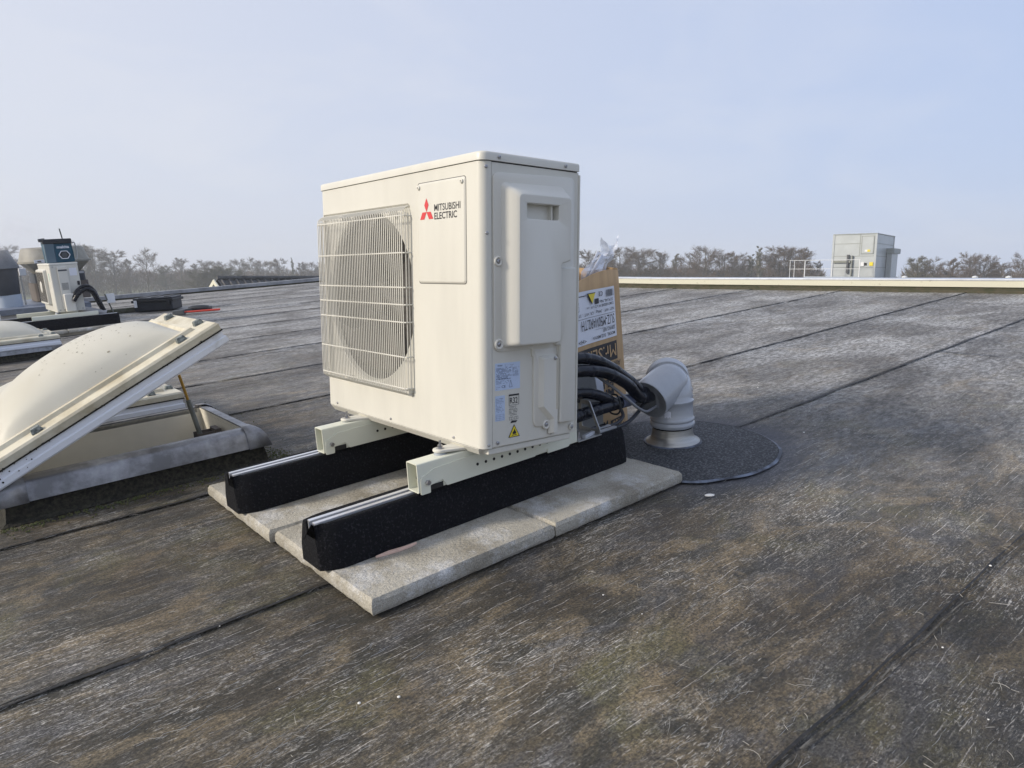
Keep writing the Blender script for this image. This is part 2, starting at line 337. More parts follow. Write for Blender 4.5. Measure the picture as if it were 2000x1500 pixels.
def rpoly(pts, r, n=6):
    """2-D polygon with rounded corners; r may be a list"""
    out = []; k = len(pts); rs = r if isinstance(r, (list, tuple)) else [r]*k
    for i in range(k):
        p = Vector(pts[i]); a = (Vector(pts[i-1])-p); b = (Vector(pts[(i+1) % k])-p)
        rad = rs[i]
        if rad <= 0: out.append(tuple(p)); continue
        an = a.angle(b); d = min(rad/math.tan(an/2), a.length*.49, b.length*.49)
        p0 = p+a.normalized()*d; p1 = p+b.normalized()*d
        for j in range(n+1):
            t = j/n; q = (p0*(1-t)+p*t)*(1-t)+(p*(1-t)+p1*t)*t
            out.append(tuple(q))
    return out
def rect(x0, z0, x1, z1): return [(x0, z0), (x1, z0), (x1, z1), (x0, z1)]
def inset(poly, d):
    """offset closed 2-D polygon inwards (counter-clockwise)"""
    n = len(poly); area = sum(poly[i][0]*poly[(i+1) % n][1]-poly[(i+1) % n][0]*poly[i][1] for i in range(n)); sg = 1 if area > 0 else -1
    res = []
    for i in range(n):
        a = Vector(poly[i-1]); p = Vector(poly[i]); b = Vector(poly[(i+1) % n])
        e0 = (p-a); e1 = (b-p)
        if e0.length < 1e-7: e0 = e1
        if e1.length < 1e-7: e1 = e0
        e0.normalize(); e1.normalize()
        n0 = Vector((-e0.y, e0.x))*sg; n1 = Vector((-e1.y, e1.x))*sg; m = n0+n1
        if m.length < 1e-6: m = n0
        m.normalize(); c = max(.5, m.dot(n0))
        res.append(tuple(p+m*d/c))
    return res
def spline(pts, k=8):
    P = [Vector(p) for p in pts]; P = [P[0]*2-P[1]]+P+[P[-1]*2-P[-2]]; out = []
    for i in range(1, len(P)-2):
        for j in range(k):
            t = j/k; a, b, c, d = P[i-1:i+3]
            out.append(.5*((2*b)+(c-a)*t+(2*a-5*b+4*c-d)*t*t+(3*b-a-3*c+d)*t**3))
    out.append(P[-2]); return out

def text(s, name, string, x0, z0, w, h, o, X, Z, matl, parent, F=RF, ext=.0004, bold=.012, cond=True, align=0):
    """flat lettering: o = origin, X = reading direction, Z = up; fitted into w x h"""
    cu = bpy.data.curves.new(name, 'FONT'); cu.body = string; cu.size = 1; cu.offset = bold; cu.resolution_u = 3; cu.extrude = 0
    ob = bpy.data.objects.new('t', cu); COL.objects.link(ob)
    dg = bpy.context.evaluated_depsgraph_get(); dg.update()
    me = bpy.data.meshes.new_from_object(ob.evaluated_get(dg)); bpy.data.objects.remove(ob)
    xs = [v.co.x for v in me.vertices]; ys = [v.co.y for v in me.vertices]
    ax, bx, ay, by = min(xs), max(xs), min(ys), max(ys)
    sx = w/(bx-ax); sy = h/(by-ay)
    X = Vector(X).normalized(); Z = Vector(Z).normalized(); Y = X.cross(Z)*-1     # Y: out of the surface (towards reader)
    nrm = X.cross(Z)
    vs = [Vector(o)+X*(x0+(v.co.x-ax)*sx)+Z*(z0+(v.co.y-ay)*sy)+nrm*ext for v in me.vertices]
    s.add(vs, [tuple(p.vertices) for p in me.polygons], matl)
    bpy.data.meshes.remove(me)
    return s

def screw(parent, p, n, r=.0045, name='screw', m=None, pan=None):
    b = MB(); p = Vector(p); n = Vector(n).normalized()
    R = Vector((0, 0, 1)).rotation_difference(n).to_matrix()
    prof = [(r, -.001), (r, r*.35), (r*.85, r*.65), (r*.45, r*.8), (r*.40, r*.45), (0.0001, r*.42)]
    rings = [[p+R @ Vector((q*cos(2*pi*k/12), q*sin(2*pi*k/12), z)) for k in range(12)] for q, z in prof]
    b.loft(rings, False, True)
    o = b.build(name, m or M['screw'], parent)
    if pan:
        c = MB(); prof = [(pan, -.001), (pan, .0025), (pan*.8, .004), (pan*.68, .0035), (r*1.05, .001)]
        c.loft([[p+R @ Vector((q*cos(2*pi*k/20), q*sin(2*pi*k/20), z)) for k in range(20)] for q, z in prof], False, True)
        c.build('screw_collar', M['cream_plastic'], o)
    return o

# ================================================================== setting
# ground far below the roof
g = MB(); g.add([(-500, -500, -4.3), (500, -500, -4.3), (500, 500, -4.3), (-500, 500, -4.3)], [(0, 1, 2, 3)])
tag(g.build('ground', M['field'], F=ID), kind='structure')
# building under the roof
XE, YE = 6.52, 11.85
YE = 12.9
def xe(y): return XE-.112*y if y < 4 else XE-.448-.042*(y-4)          # the roof edges are not quite square to the rolls
def ye(x): return 12.25-.105*x
CRN = (5.76, ye(5.76))
def sweep(b, path, o0, o1, z0, z1):
    rings = []
    for i, p in enumerate(path):
        a = Vector(path[max(i-1, 0)]); c = Vector(path[min(i+1, len(path)-1)]); t = (c-a).normalized(); n = Vector((t.y, -t.x))
        q0 = Vector(p)+n*o0; q1 = Vector(p)+n*o1
        rings.append([Vector((q0.x, q0.y, z0)), Vector((q1.x, q1.y, z0)), Vector((q1.x, q1.y, z1)), Vector((q0.x, q0.y, z1))])
    return b.loft(rings)
b = MB(); bp4 = [(-6, -7), (xe(-7)-.03, -7), (CRN[0]-.03, CRN[1]-.03), (-6, ye(-6)-.03)]; b.loft([[Vector((x, y, z)) for x, y in bp4] for z in (-4.6, -.03)]); o = b.build('roof_building', M['brick'])
tag(o, 'flat roofed building carrying the air conditioners, below the grey membrane', 'building')
# membrane: one sheet with a small lap at every seam
SEAMS = [-4.6, -3.65, -2.7, -1.72, -.755, .205, 1.028, 2.06, 2.95, 3.85, 4.74, 5.68, 6.6, 7.55, 8.45, 9.4, 10.3, 11.2]
def wob(x, y, a=.006): return a*noise.noise(Vector((x*1.3, y*7.7, 3.3)))+a*.5*noise.noise(Vector((x*6, y*3.1, 9)))
def seam_y(k, x): return SEAMS[k]-.0085*x*(.9 if SEAMS[k] > -.5 else 1.6)+wob(x, SEAMS[k])
rows = []
NX = 140; xs = [-6+(XE+6)*i/NX for i in range(NX+1)]
for k in range(len(SEAMS)):
    for (dy, z) in ((-.0025, 0.0), (.0025, .0045), (.05, .0035), (.16, .001), (.45, .0)):
        if k == len(SEAMS)-1 and dy > .3: continue
        rows.append([(x, seam_y(k, x)+dy, z+.0015*noise.noise(Vector((x*1.5, SEAMS[k]+dy, 0)))) for x in xs])
rows = [[(x, -7, 0) for x in xs]]+rows+[[(x, YE, 0) for x in xs]]
rows = [[(-6+(x+6)*(xe(y)+6)/(XE+6), y, z) for x, y, z in rw] for rw in rows]
rows[-1] = [(x, ye(x), 0) for x, y, z in rows[-1]]
b = MB(); vs = [p for r in rows for p in r]; n = len(xs)
b.add(vs, [(r*n+i, r*n+i+1, (r+1)*n+i+1, (r+1)*n+i) for r in range(len(rows)-1) for i in range(n-1)])
tag(b.build('roof', M['roof'], sharp=80), kind='structure')
# bitumen lines squeezed out along the laps
def strip(path, w, z, seed=0, mi=0, b=None):
    b = b or MB(); path = [Vector(p) for p in path]; Lr = []
    for i, p in enumerate(path):
        t = (path[min(i+1, len(path)-1)]-path[max(i-1, 0)]).normalized(); nn = Vector((-t.y, t.x, 0))
        a1 = w*(.55+.55*noise.noise(Vector((p.x*9, p.y*9, seed)))); a2 = w*(.55+.9*noise.noise(Vector((p.x*7, p.y*7, seed+5))))
        Lr.append((p+nn*max(a1, w*.15)+Vector((0, 0, z)), p-nn*max(a2, w*.15)+Vector((0, 0, z))))
    vs = [q for pr in Lr for q in pr]; b.add(vs, [(2*i, 2*i+1, 2*i+3, 2*i+2) for i in range(len(path)-1)], mi); return b
b = MB()
for k in range(3, len(SEAMS)):
    x0 = -3.5; x1 = xe(SEAMS[k])-.05
    pts = [(x0+(x1-x0)*i/260, seam_y(k, x0+(x1-x0)*i/260), 0) for i in range(261)]
    w = .0055 if SEAMS[k] < 1.2 else .0060
    if k == 4: w = .0048
    if k in (5, 6): w = .0078
    strip(pts, w, .0062, k, 0, b)
for X, ya, yb in ((3.45, -.79, .17), (5.59, .17, 1.0), (1.55, 5.65, 6.55), (4.3, 4.7, 5.6), (5.0, -4, -1.75), (3.9, 9.35, 10.2), (-2.4, .2, 1.0), (2.6, 8.4, 9.3)):
    strip([(X+wob(0, y*3, .012), y, 0) for y in [ya+(yb-ya)*i/30 for i in range(31)]], .009, .0075, X, 0, b)
tag(b.build('roof_seam', M['bitumen']), kind='structure')
# granulate squeezed out beside the nearest lap
b = MB()
for k, off, w0 in ((4, -.014, .0040), (5, .012, .003)):
    for q in range(9):
        x0 = -1.6+q*.62; pts = [(x0+.60*i/40, seam_y(k, x0+.60*i/40)+off+.004*noise.noise(Vector(((x0+.6*i/40)*6, k, 1))), 0) for i in range(41)]
        strip(pts, w0, .0064, q, 0, b)
tag(b.build('roof_seam_bleed', mat('worn_lap_edge', (.035, .032, .027), .8, var=.9, col2=(.13, .125, .11), vscale=75, lo=.45, hi=.6, bump=1, bscale=160, stretch=(.5, 2, 1))), kind='structure')
# loose pale fibres lying on the membrane
b = MB()
rnd = random.Random(3)
for i in range(15000):
    if i < 11000: d = .45+2.4*rnd.random()**1.2; a = radians(rnd.uniform(-16, 100))
    else: d = 2.2+4*rnd.random(); a = radians(rnd.uniform(0, 75))
    x = -.585+d*cos(a); y = -1.193+d*sin(a)
    if -.03 < x < 1.03 and -.01 < y < 1.02: continue
    if (x-1.27)**2+(y-.22)**2 < .12: continue
    if -.6 < x < .35 and 1.1 < y < 1.95: continue
    if x > xe(y)-.15: continue
    cl = noise.noise(Vector((x*4.2, y*6, 2.2)))+.6*noise.noise(Vector((x*13, y*17, 5)))
    if cl < rnd.uniform(-.15, .55): continue
    ln = rnd.choice((.006, .010, .016, .022, .032))*rnd.uniform(.6, 1.2); th = rnd.gauss(0, .22) if rnd.random() < .8 else rnd.uniform(0, 6.3); cu = rnd.gauss(0, 10 if rnd.random() < .8 else 50)
    p = Vector((x, y, .0068)); path = []
    for q in range(6):
        path.append(p.copy()); th += cu*ln/5; p = p+Vector((cos(th), sin(th), 0))*ln/5
    w = rnd.uniform(.00018, .00046)
    vs = []
    for q, pp in enumerate(path):
        tt = (path[min(q+1, 5)]-path[max(q-1, 0)]).normalized(); nn = Vector((-tt.y, tt.x, 0))*w*(1-.5*abs(q-2.5)/2.5)
        vs += [pp+nn, pp-nn, pp+Vector((0, 0, w*1.3))]
    fs = []
    for q in range(5): k = q*3; fs += [(k, k+3, k+5, k+2), (k+2, k+5, k+4, k+1)]
    b.add(vs, fs)
tag(b.build('loose_fibres', M['fibre']), 'pale curled fibres scattered over the soiled roof membrane', 'debris', kind='stuff')
b = MB()
for i in range(60):
    d = .5+4.5*rnd.random(); a = radians(rnd.uniform(-10, 95)); x = -.585+d*cos(a); y = -1.193+d*sin(a)
    if -.05 < x < 1.05 and -.03 < y < 1.05 or (-.6 < x < .35 and 1.1 < y < 3): continue
    r = rnd.choice((.0012, .0015, .002, .003)); sx = rnd.uniform(1, 2)
    b.lathe([(r*.8, 0), (r, r*.4), (r*.5, r*.8)], (x, y, .0055), 6)
tag(b.build('loose_grit', M['chip']), 'small white chips and grit lying about the roof membrane', 'debris', kind='stuff')
chip = MB(); chip.lathe([(.010, 0), (.011, .002), (.007, .004)], (0, 0, 0), 9); 
chip.v = [Vector((p.x*1.3, p.y*.75, p.z)) for p in chip.v]
c = chip.build('white_chip', M['chip'], base=(0, 0, 0)); c.matrix_world = RF @ Matrix.Translation((.985, -.115, .006)) @ Matrix.Rotation(-.7, 4, 'Z')
tag(c, 'small oval white chip on the membrane right of the concrete slabs', 'debris')

# round patch
PC = Vector((1.27, .22, 0))
b = MB(); pr = []
ring = lambda r, z, a: [PC+Vector(((r+a*noise.noise(Vector((cos(t)*3, sin(t)*3, 0))))*cos(t), (r+a*noise.noise(Vector((cos(t)*3, sin(t)*3, 0))))*sin(t), z)) for t in [2*pi*k/96 for k in range(96)]]
T = thing('round_roof_patch', 'round dark slate granule patch sealed around the pipe outlet', 'roof patch', PC)
b.loft([ring(.33, .0062, .006), ring(.327, .010, .006), ring(.322, .011, .006)], False, True); b.build('granule_disc', M['slate'], T)
b = MB(); b.loft([ring(.337, .0065, .012), ring(.333, .008, .008), ring(.3285, .0104, .006)], False, False); b.build('bitumen_rim', M['bleed'], T)

# parapets (roof edge)
T = thing('roof_edge', 'cream aluminium roof edge strip with dirt spots, along the right far side', 'roof edge', (XE, 0, 0))
EP = [(xe(-7), -7), (xe(-2), -2), (xe(2), 2), (xe(4), 4), (xe(8), 8), CRN]
b = MB(); sweep(b, EP, -.03, .05, -.05, .050); b.build('upstand', M['upstand'], T)
b = MB(); sweep(b, EP, -.07, -.028, -.01, .022); b.build('fillet', M['upstand'], T)
b = MB(); sweep(b, EP, -.045, .06, .050, .103); b.build('trim', M['trim'], T)
b = MB(); sweep(b, EP, -.05, .065, .103, .119); b.build('top_lip', M['trim_top'], T, bevel=.004)
T = thing('roof_edge', 'grey metal roof edge strip along the left far side, above the dark gap', 'roof edge', (0, 12.25, 0))
EP = [(-6, ye(-6)), (0, ye(0)), (CRN[0]-.1, ye(CRN[0]-.1))]
b = MB(); sweep(b, EP, -.05, .03, -.05, .025); b.build('upstand', M['upstand'], T)
b = MB(); sweep(b, EP, -.06, .05, .025, .085); b.build('trim', mat('weathered_zinc_edge', (.30, .31, .33), .5, var=.4, vscale=6), T, bevel=.004)

# ================================================================== concrete slabs
def slab(x, y, w, d, ang, label, z=0, h=.0415, nm='concrete_slab', grp='concrete paving slabs under the main unit', seed=0):
    b = MB(); n = 26; ch = .006
    def edge(off, zz, amp):
        pts = []
        for (ax, ay, bx, by) in ((0, 0, w, 0), (w, 0, w, d), (w, d, 0, d), (0, d, 0, 0)):
            for i in range(n):
                t = i/n; px = ax+(bx-ax)*t; py = ay+(by-ay)*t
                nx, ny = (by-ay), -(bx-ax); l = sqrt(nx*nx+ny*ny); nx /= l; ny /= l
                e = amp*noise.noise(Vector((px*22+seed, py*22, zz*25)))+amp*.6*noise.noise(Vector((px*70+seed, py*70, zz*60)))
                if i == 0: # corner
                    pts.append((max(off, min(w-off, px)), max(off, min(d-off, py)), zz)); continue
                pts.append((px-nx*off+nx*e, py-ny*off+ny*e, zz+.4*e))
        return [Vector(p) for p in pts]
    rings = [edge(.003, 0.001, .0045), edge(.0, .008, .003), edge(.0, h*.5, .0024), edge(.001, h-.008, .0030), edge(.0065, h, .0032)]
    b.loft(rings, True, True)
    o = b.build(nm, M['concrete'], base=(0, 0, 0), sharp=25)
    o.matrix_world = RF @ Matrix.Translation((x, y, .006+z)) @ Matrix.Rotation(ang, 4, 'Z')
    return tag(o, label, 'paving slab', grp)
SL, SW, ST = .5085, .4975, .0415
slab(0, 0, SL-.002, SW, 0, 'front left concrete slab, its corner nearest the camera, under the front rubber foot', h=ST-.006, seed=1)
slab(SL+.002, 0, SL-.002, SW, 0, 'front right concrete slab, beside the round roof patch', h=ST-.006, seed=2)
slab(-.0112, .5069, SL-.002, SW, -.0058, 'rear left concrete slab, next to the open skylight', h=ST-.006, seed=3)
slab(SL-.009, .504, SL-.002, SW, -.0058, 'rear right concrete slab, mostly hidden beneath the unit', h=ST-.006, seed=4)

# ================================================================== rubber feet
def rubber_foot(x0, y0, z0, label, grp, Ln=1.0, emboss=True, F=RF):
    """y0 = front of base; profile from the photo: 126 mm base, 90 mm top, 105 mm high, slot with rail"""
    T = thing('rubber_foot', label, 'rubber foot', (x0, y0, z0), F, grp)
    h = .105
    prof = [(.000, 0), (.126, 0), (.124, .04), (.106, h-.012), (.098, h), (.072, h), (.072, h-.03), (.032, h-.03), (.032, h), (.020, h), (.012, h-.010), (.003, .045)]
    def rg(x, k):
        res = []
        for (y, z) in prof:
            yy = .063+(y-.063)
            if y < .03: yy = y+k*(.030-y*.3)
            if y > .095: yy = y-k*.012
            res.append(Vector((x0+x, y0+yy, z0+z)))
        return res
    xs_ = [(0, .9), (.006, .72), (.022, .33), (.042, .06), (.055, 0), (.25, 0), (.5, 0), (.75, 0), (Ln-.03, 0), (Ln-.008, .12), (Ln, .3)]
    b = MB(); b.loft([rg(x, k) for x, k in xs_], True, True); b.build('rubber_body', M['rubber'], T, bevel=.003, seg=2)
    r = MB(); a, c = .034, .070; zt = h+.004
    pr = [(a, zt), (a, h-.028), (c, h-.028), (c, zt), (c-.003, zt), (c-.003, zt-.004), (c-.011, zt-.004), (c-.011, zt-.0065), (c-.003, zt-.0065), (c-.003, h-.025), (a+.003, h-.025), (a+.003, zt-.0065), (a+.011, zt-.0065), (a+.011, zt-.004), (a+.003, zt-.004), (a+.003, zt)]
    pr = [(a, h-.028), (c, h-.028), (c, zt), (c-.012, zt), (c-.012, zt-.003), (c-.003, zt-.003), (c-.003, h-.025), (a+.003, h-.025), (a+.003, zt-.003), (a+.012, zt-.003), (a+.012, zt), (a, zt)]
    r.loft([[Vector((x, y0+y, z0+z)) for y, z in pr] for x in (x0+.004, x0+Ln-.012)], True, True); r.build('mounting_rail', M['alu'], T)
    if emboss:
        # recessed-looking raised lettering on the sloping flank
        e = MB(); p0 = Vector((x0, y0+.0068, z0+.060)); up = Vector((0, .0072, .040)).normalized()
        text(e, 'raised_lettering', 'FIX-IT FOOT 1000', .30, -.016, .62, .034, p0, (1, 0, 0), up, 0, T, ext=.0009, bold=.002)
        e.build('raised_lettering', M['rubber_letter'], T)
    return T
FZ = ST
rubber_foot(-.0153, .1734, FZ, 'front black rubber granulate foot with aluminium rail, nearest the camera', 'rubber mounting feet')
rubber_foot(-.0245, .1734+.4865, FZ, 'rear black rubber granulate foot beside the open skylight', 'rubber mounting feet')

# ================================================================== mounting beams
def beam(x0, x1, y0, z0, label, grp='pale mounting beams on the rubber feet', w=.046, h=.073, F=RF, det=True):
    T = thing('mounting_beam', label, 'mounting beam', (x0, y0, z0), F, grp); t = .0025
    b = MB()
    out_ = rpoly([(y0, z0), (y0+w, z0), (y0+w, z0+h), (y0, z0+h)], .005, 3); inn = rpoly([(y0+t, z0+t), (y0+w-t, z0+t), (y0+w-t, z0+h-t), (y0+t, z0+h-t)], .0035, 3)
    A = [Vector((x0, p[0], p[1])) for p in out_]; B = [Vector((x1, p[0], p[1])) for p in out_]; Ci = [Vector((x0, p[0], p[1])) for p in inn]; D = [Vector((x1, p[0], p[1])) for p in inn]
    b.loft([Ci, A, B, D, Ci], False, False); b.build('channel', M['beam'], T)
    if det:
        for yy, s in ((y0-.0031, 1), (y0+w+.0002, -1)):     # side plates carrying the clamp
            p = MB(); X1 = x0+.50
            poly = rpoly([(x0+.004, z0-.004), (x0+.032, z0-.004), (x0+.032, z0+.014), (x0+.068, z0+.020), (x0+.080, z0+.001), (X1-.13, z0+.001), (X1-.13, z0+.010), (X1-.085, z0+.010), (X1-.085, z0-.002), (X1, z0-.002), (X1, z0+h-.018), (x0+.30, z0+h-.010), (x0+.045, z0+h-.020), (x0+.006, z0+h-.036)],
                         [.004, .003, .002, .003, .003, .003, .003, .003, .003, .01, .01, .01, .02, .012], 3)
            p.loft([[Vector((q[0], yy, q[1])) for q in poly], [Vector((q[0], yy+.003, q[1])) for q in poly]]); p.build('side_plate', M['beam'], T)
        for i in range(12):
            hx = x0+.175+i*.0265
            hcy = MB(); hcy.cyl((hx, y0-.0042, z0+.030), (hx, y0-.003, z0+.030), .0038, n=14); hcy.build('hole', M['dark'], T)
        s = MB(); s.cyl((x0+.024, y0-.003, z0+.024), (x0+.024, y0-.011, z0+.024), .0062, n=6); s.cyl((x0+.024, y0-.012, z0+.024), (x0+.024, y0+w+.01, z0+.024), .0028, n=10); s.build('bolt', M['screw'], T)
        d = MB(); d.box((x0+.034, y0-.0012, z0+.001), (x0+.070, y0-.0004, z0+.014)); d.build('slot', M['dark'], T)
    return T
BZ = FZ+.1095
beam(.240, .772, .178, BZ+.002, 'front pale green white steel mounting beam with a row of holes')
beam(.231, .762, .178+.4865, BZ+.002, 'rear pale green white steel mounting beam, end showing left of the unit')

def damper(ux, uy, label, grp='grey rubber vibration dampers'):
    """stands on the beam, carries the unit's foot; unit frame"""
    T = thing('vibration_damper', label, 'vibration damper', (ux, uy, -.052), UF, grp)
    b = MB(); b.lathe([(.018, -.031), (.018, -.029), (.0145, -.018), (.0145, -.016)], (ux, uy, 0), 24); b.build('rubber_cone', M['grey_rubber'], T)
    b = MB(); b.cyl((ux, uy, -.012), (ux, uy, .012), .0033, n=10); b.build('threaded_rod', M['screw'], T)
    b = MB(); b.cyl((ux, uy, -.0065), (ux, uy, .000), .0065, n=6); b.cyl((ux, uy, -.0085), (ux, uy, -.0065), .010, n=20); b.build('nut', M['screw'], T)
damper(-.048, .112, 'grey rubber damper with nut on the front beam, left of the unit\'s near bottom edge')
damper(-.048, .597, 'grey rubber damper with nut on the rear beam, under the unit\'s far left bottom')
damper(.330, .112, 'grey rubber damper behind the unit on the front beam')
damper(.330, .597, 'grey rubber damper behind the unit on the rear beam')

# ================================================================== main outdoor unit
UW, UD, UH = .8184, .3086, .6869; UB = UH-.0215
U = thing('air_conditioner_outdoor_unit', 'large cream outdoor unit with round fan behind a wire grille, standing on two rubber feet', 'air conditioner', (0, 0, 0), UF)
FC = (.548, .347); FR = .241        # fan centre (y, z)
def ray_poly(c, a, poly):
    d = Vector((cos(a), sin(a))); best = None
    for i in range(len(poly)):
        p = Vector(poly[i])-Vector(c); q = Vector(poly[(i+1) % len(poly)])-Vector(c); e = q-p
        den = d.x*e.y-d.y*e.x
        if abs(den) < 1e-12: continue
        t = (p.x*e.y-p.y*e.x)/den; s_ = (p.x*d.y-p.y*d.x)/den
        if t > 0 and -1e-6 <= s_ <= 1+1e-6 and (best is None or t < best): best = t
    return (c[0]+d.x*best, c[1]+d.y*best)
RC = .022
outer = rect(RC, .0, UW-RC, UB)
rec = rpoly(rect(.301, .085, .806, .594), .014, 5)
rec_in = rpoly(rect(.311, .097, .796, .584), .010, 5)
angs = sorted(set([2*pi*i/96-pi for i in range(96)]+[atan2(p[1]-FC[1], p[0]-FC[0]) for p in outer+rec]))
O = [ray_poly(FC, a, outer) for a in angs]; Rr = [ray_poly(FC, a, rec) for a in angs]; Ri = [ray_poly(FC, a, rec_in) for a in angs]
circ = lambda r: [(FC[0]+r*cos(a), FC[1]+r*sin(a)) for a in angs]
X3 = lambda pts, x: [Vector((x, p[0], p[1])) for p in pts]
b = MB()
b.loft([X3(O, 0), X3(Rr, 0), X3(inset(Rr, .002) if 0 else Ri, .010), X3(circ(FR+.004), .012), X3(circ(FR), .016), X3(circ(FR-.003), .028)], False, False)
b.loft([X3(circ(FR-.003), .028), X3(circ(FR-.004), .085)], False, False, mi=1)  # deep end of the shroud painted dark for the shade inside
# rounded vertical corners, side return up to the seam
XS = .0262
def strip_prof(pts, z0, z1): b.loft([[Vector((p[0], p[1], z0)) for p in pts], [Vector((p[0], p[1], z1)) for p in pts]], False, False, close=False)
arc = [(RC-RC*cos(t), RC-RC*sin(t)) for t in [pi/2*i/8 for i in range(9)]]
strip_prof(arc+[(XS, 0)], 0, UB)
arc2 = [(RC-RC*cos(t), UW-RC+RC*sin(t)) for t in [pi/2*i/8 for i in range(9)]]
strip_prof(arc2+[(.05, UW)], 0, UB)
b.build('front_panel', [M['cream'], M['dark']], U, sharp=20)
# inner body
b = MB(); b.box((.09, .005, .004), (UD-.004, UW-.005, UB-.002)); b.build('coil_block', M['fin'], U)
b = MB(); b.box((.03, UW-.004, .004), (UD-.002, UW-.001, UB)); b.box((.034, .006, -.001), (UD-.005, UW-.006, .003)); b.build('back_casing', M['cream'], U)
# fan
FX = .052
fan = MB(); fan.cyl((FX-.012, FC[0], FC[1]), (FX+.05, FC[0], FC[1]), .045, .048, 32); fanh = fan.build('fan_hub', M['fan'], U, bevel=.004)
for k in range(3):
    a0 = 2*pi*k/3+.45; bl = MB(); n1, n2 = 10, 12; vs = []
    for i in range(n1+1):
        r = .04+(FR-.014-.04)*i/n1; span = radians(52+26*i/n1); sh = radians(34*i/n1)
        for j in range(n2+1):
            t = j/n2; a = a0+sh+span*(t-.5)
            vs.append(Vector((FX+.036*(.5-t)*(1.1-.35*i/n1)*1.7-.012*sin(pi*t), FC[0]+r*cos(a), FC[1]+r*sin(a))))
    fs = [(i*(n2+1)+j, i*(n2+1)+j+1, (i+1)*(n2+1)+j+1, (i+1)*(n2+1)+j) for i in range(n1) for j in range(n2)]
    bl.add(vs, fs); bo = bl.build('fan_blade', M['fan'], U); md = bo.modifiers.new('s', 'SOLIDIFY'); md.thickness = .003
# black disc behind the blades: shade of the hollow put into colour
b = MB(); b.lathe([(FR-.006, 0), (FR-.008, .002)], (.0862, FC[0], FC[1]), 48, ax=(1, 0, 0)); b.build('hollow_shade', M['dark'], U)
# motor stay
b = MB(); b.box((.078, .33, FC[1]-.03), (.083, .78, FC[1]-.014)); b.box((.078, .33, FC[1]+.016), (.083, .78, FC[1]+.032)); b.build('motor_stay', M['fan'], U)
# wire guard
gx = -.024; b = MB(); wr = .00155
yl, yr = .792, .303
HZ = [.562, .468, .379, .334, .288, .196, .112]
ny = 50
for i in range(ny):
    y = yr+.004+(yl-yr-.004)*i/(ny-1)
    b.tube([(.001, y, .588), (-.010, y, .584), (gx+.002, y, .574), (gx, y, .562), (gx, y, .34), (gx, y, .112), (gx+.002, y, .102), (-.008, y, .093), (.001, y, .090)], wr, 5, False)
for x in (-.0155, -.007):          # wires of the right-hand flank
    b.tube([(x, yr-.001, .570), (x, yr-.001, .104)], wr, 5, True)
for x in (-.017, -.010, -.003):
    b.tube([(x, yl+.005, .570), (x, yl+.005, .104)], wr, 5, True)
for z in HZ:
    b.tube([(.001, yr-.004, z), (gx+.004, yr-.002, z), (gx+.0, yr+.006, z), (gx+.0022, (yl+yr)/2, z), (gx, yl, z), (gx+.004, yl+.006, z), (.001, yl+.008, z)], .002, 6, True)
b.build('wire_guard', M['cream_plastic'], U)
for (y, z) in ((.66, .575), (.39, .575), (.66, .102), (.315, .104)):
    c = MB(); c.box((-.014, y-.010, z-.007), (.010, y+.010, z+.007)); c.build('guard_clip', M['cream_plastic'], U, bevel=.002)
screw(U, (-.004, .312, .095), (-1, 0, 0), .0055, 'guard_screw')
# name plate panel
b = MB(); pl = rpoly(rect(.062, .392, .261, .636), .008, 5)
groove = rpoly(rect(.0605, .3905, .2625, .6375), .009, 5)
b.loft([X3(groove, -.0002), X3(pl, -.0010), X3(inset(pl, .002), -.0034), X3(inset(pl, .004), -.0037)], False, True)
b.build('access_plate', M['cream'], U, sharp=50)
b = MB(); g2 = rpoly(rect(.0595, .3895, .2635, .6385), .009, 5); b.loft([X3(g2, -.0004), X3(inset(g2, .0022), -.00045)], False, False); b.build('plate_gap', M['ink'], U)
for y in (.252, .071): screw(U, (-.0037, y, .626), (-1, 0, 0), .0055, 'plate_screw', M['cream_plastic'])
# emblem: three lozenges
b = MB(); ex = -.0043; cx_, cz_ = .2195, .5655; q = .0265
def rh(c, ang, l, w):
    a = Vector((cos(ang), sin(ang))); p = Vector((-a.y, a.x)); c = Vector(c)
    pts = [c, c+a*l*.5+p*w, c+a*l, c+a*l*.5-p*w]; b.add([Vector((ex, v.x, v.y)) for v in pts], [(0, 1, 2, 3)])
rh((cx_, cz_), radians(90), .0335, .0095)
for s_ in (1, -1):   # lower lozenges
    k = .0165
    pts = [(cx_, cz_), (cx_+s_*.0185, cz_), (cx_+s_*.0290, cz_-.0175), (cx_+s_*.0105, cz_-.0175)]
    b.add([Vector((ex, v[0], v[1])) for v in pts], [(0, 1, 2, 3)])
b.build('emblem', M['red'], U)
b = MB(); org = Vector((-.0037, 0, 0)); XR, ZU = (0, -1, 0), (0, 0, 1)
text(b, 'lettering', 'MITSUBISHI', -.1855, .5655, .108, .0165, org, XR, ZU, 0, U, bold=.010)
text(b, 'lettering', 'ELECTRIC', -.1855, .5455, .094, .0165, org, XR, ZU, 0, U, bold=.016)
b.build('lettering', M['ink'], U)
# lid
b = MB(); e = .003
lidp = rpoly([(-e, -e), (UD+.001, -e), (UD+.001, UW+e), (-e, UW+e)], [.024, .006, .006, .024], 8)
V = lambda poly, z: [Vector((p[0], p[1], z)) for p in poly]
b.loft([V(inset(lidp, .004), UB+.0015), V(lidp, UB+.0017), V(lidp, UH-.006), V(inset(lidp, .0015), UH-.002), V(inset(lidp, .005), UH)], True, True)
b.build('top_lid', M['cream'], U, sharp=50)
b = MB(); lp2 = inset(lidp, .0055); b.loft([V(lp2, UB-.004), V(lp2, UB+.0025)], True, True); b.build('lid_gap', M['ink'], U)
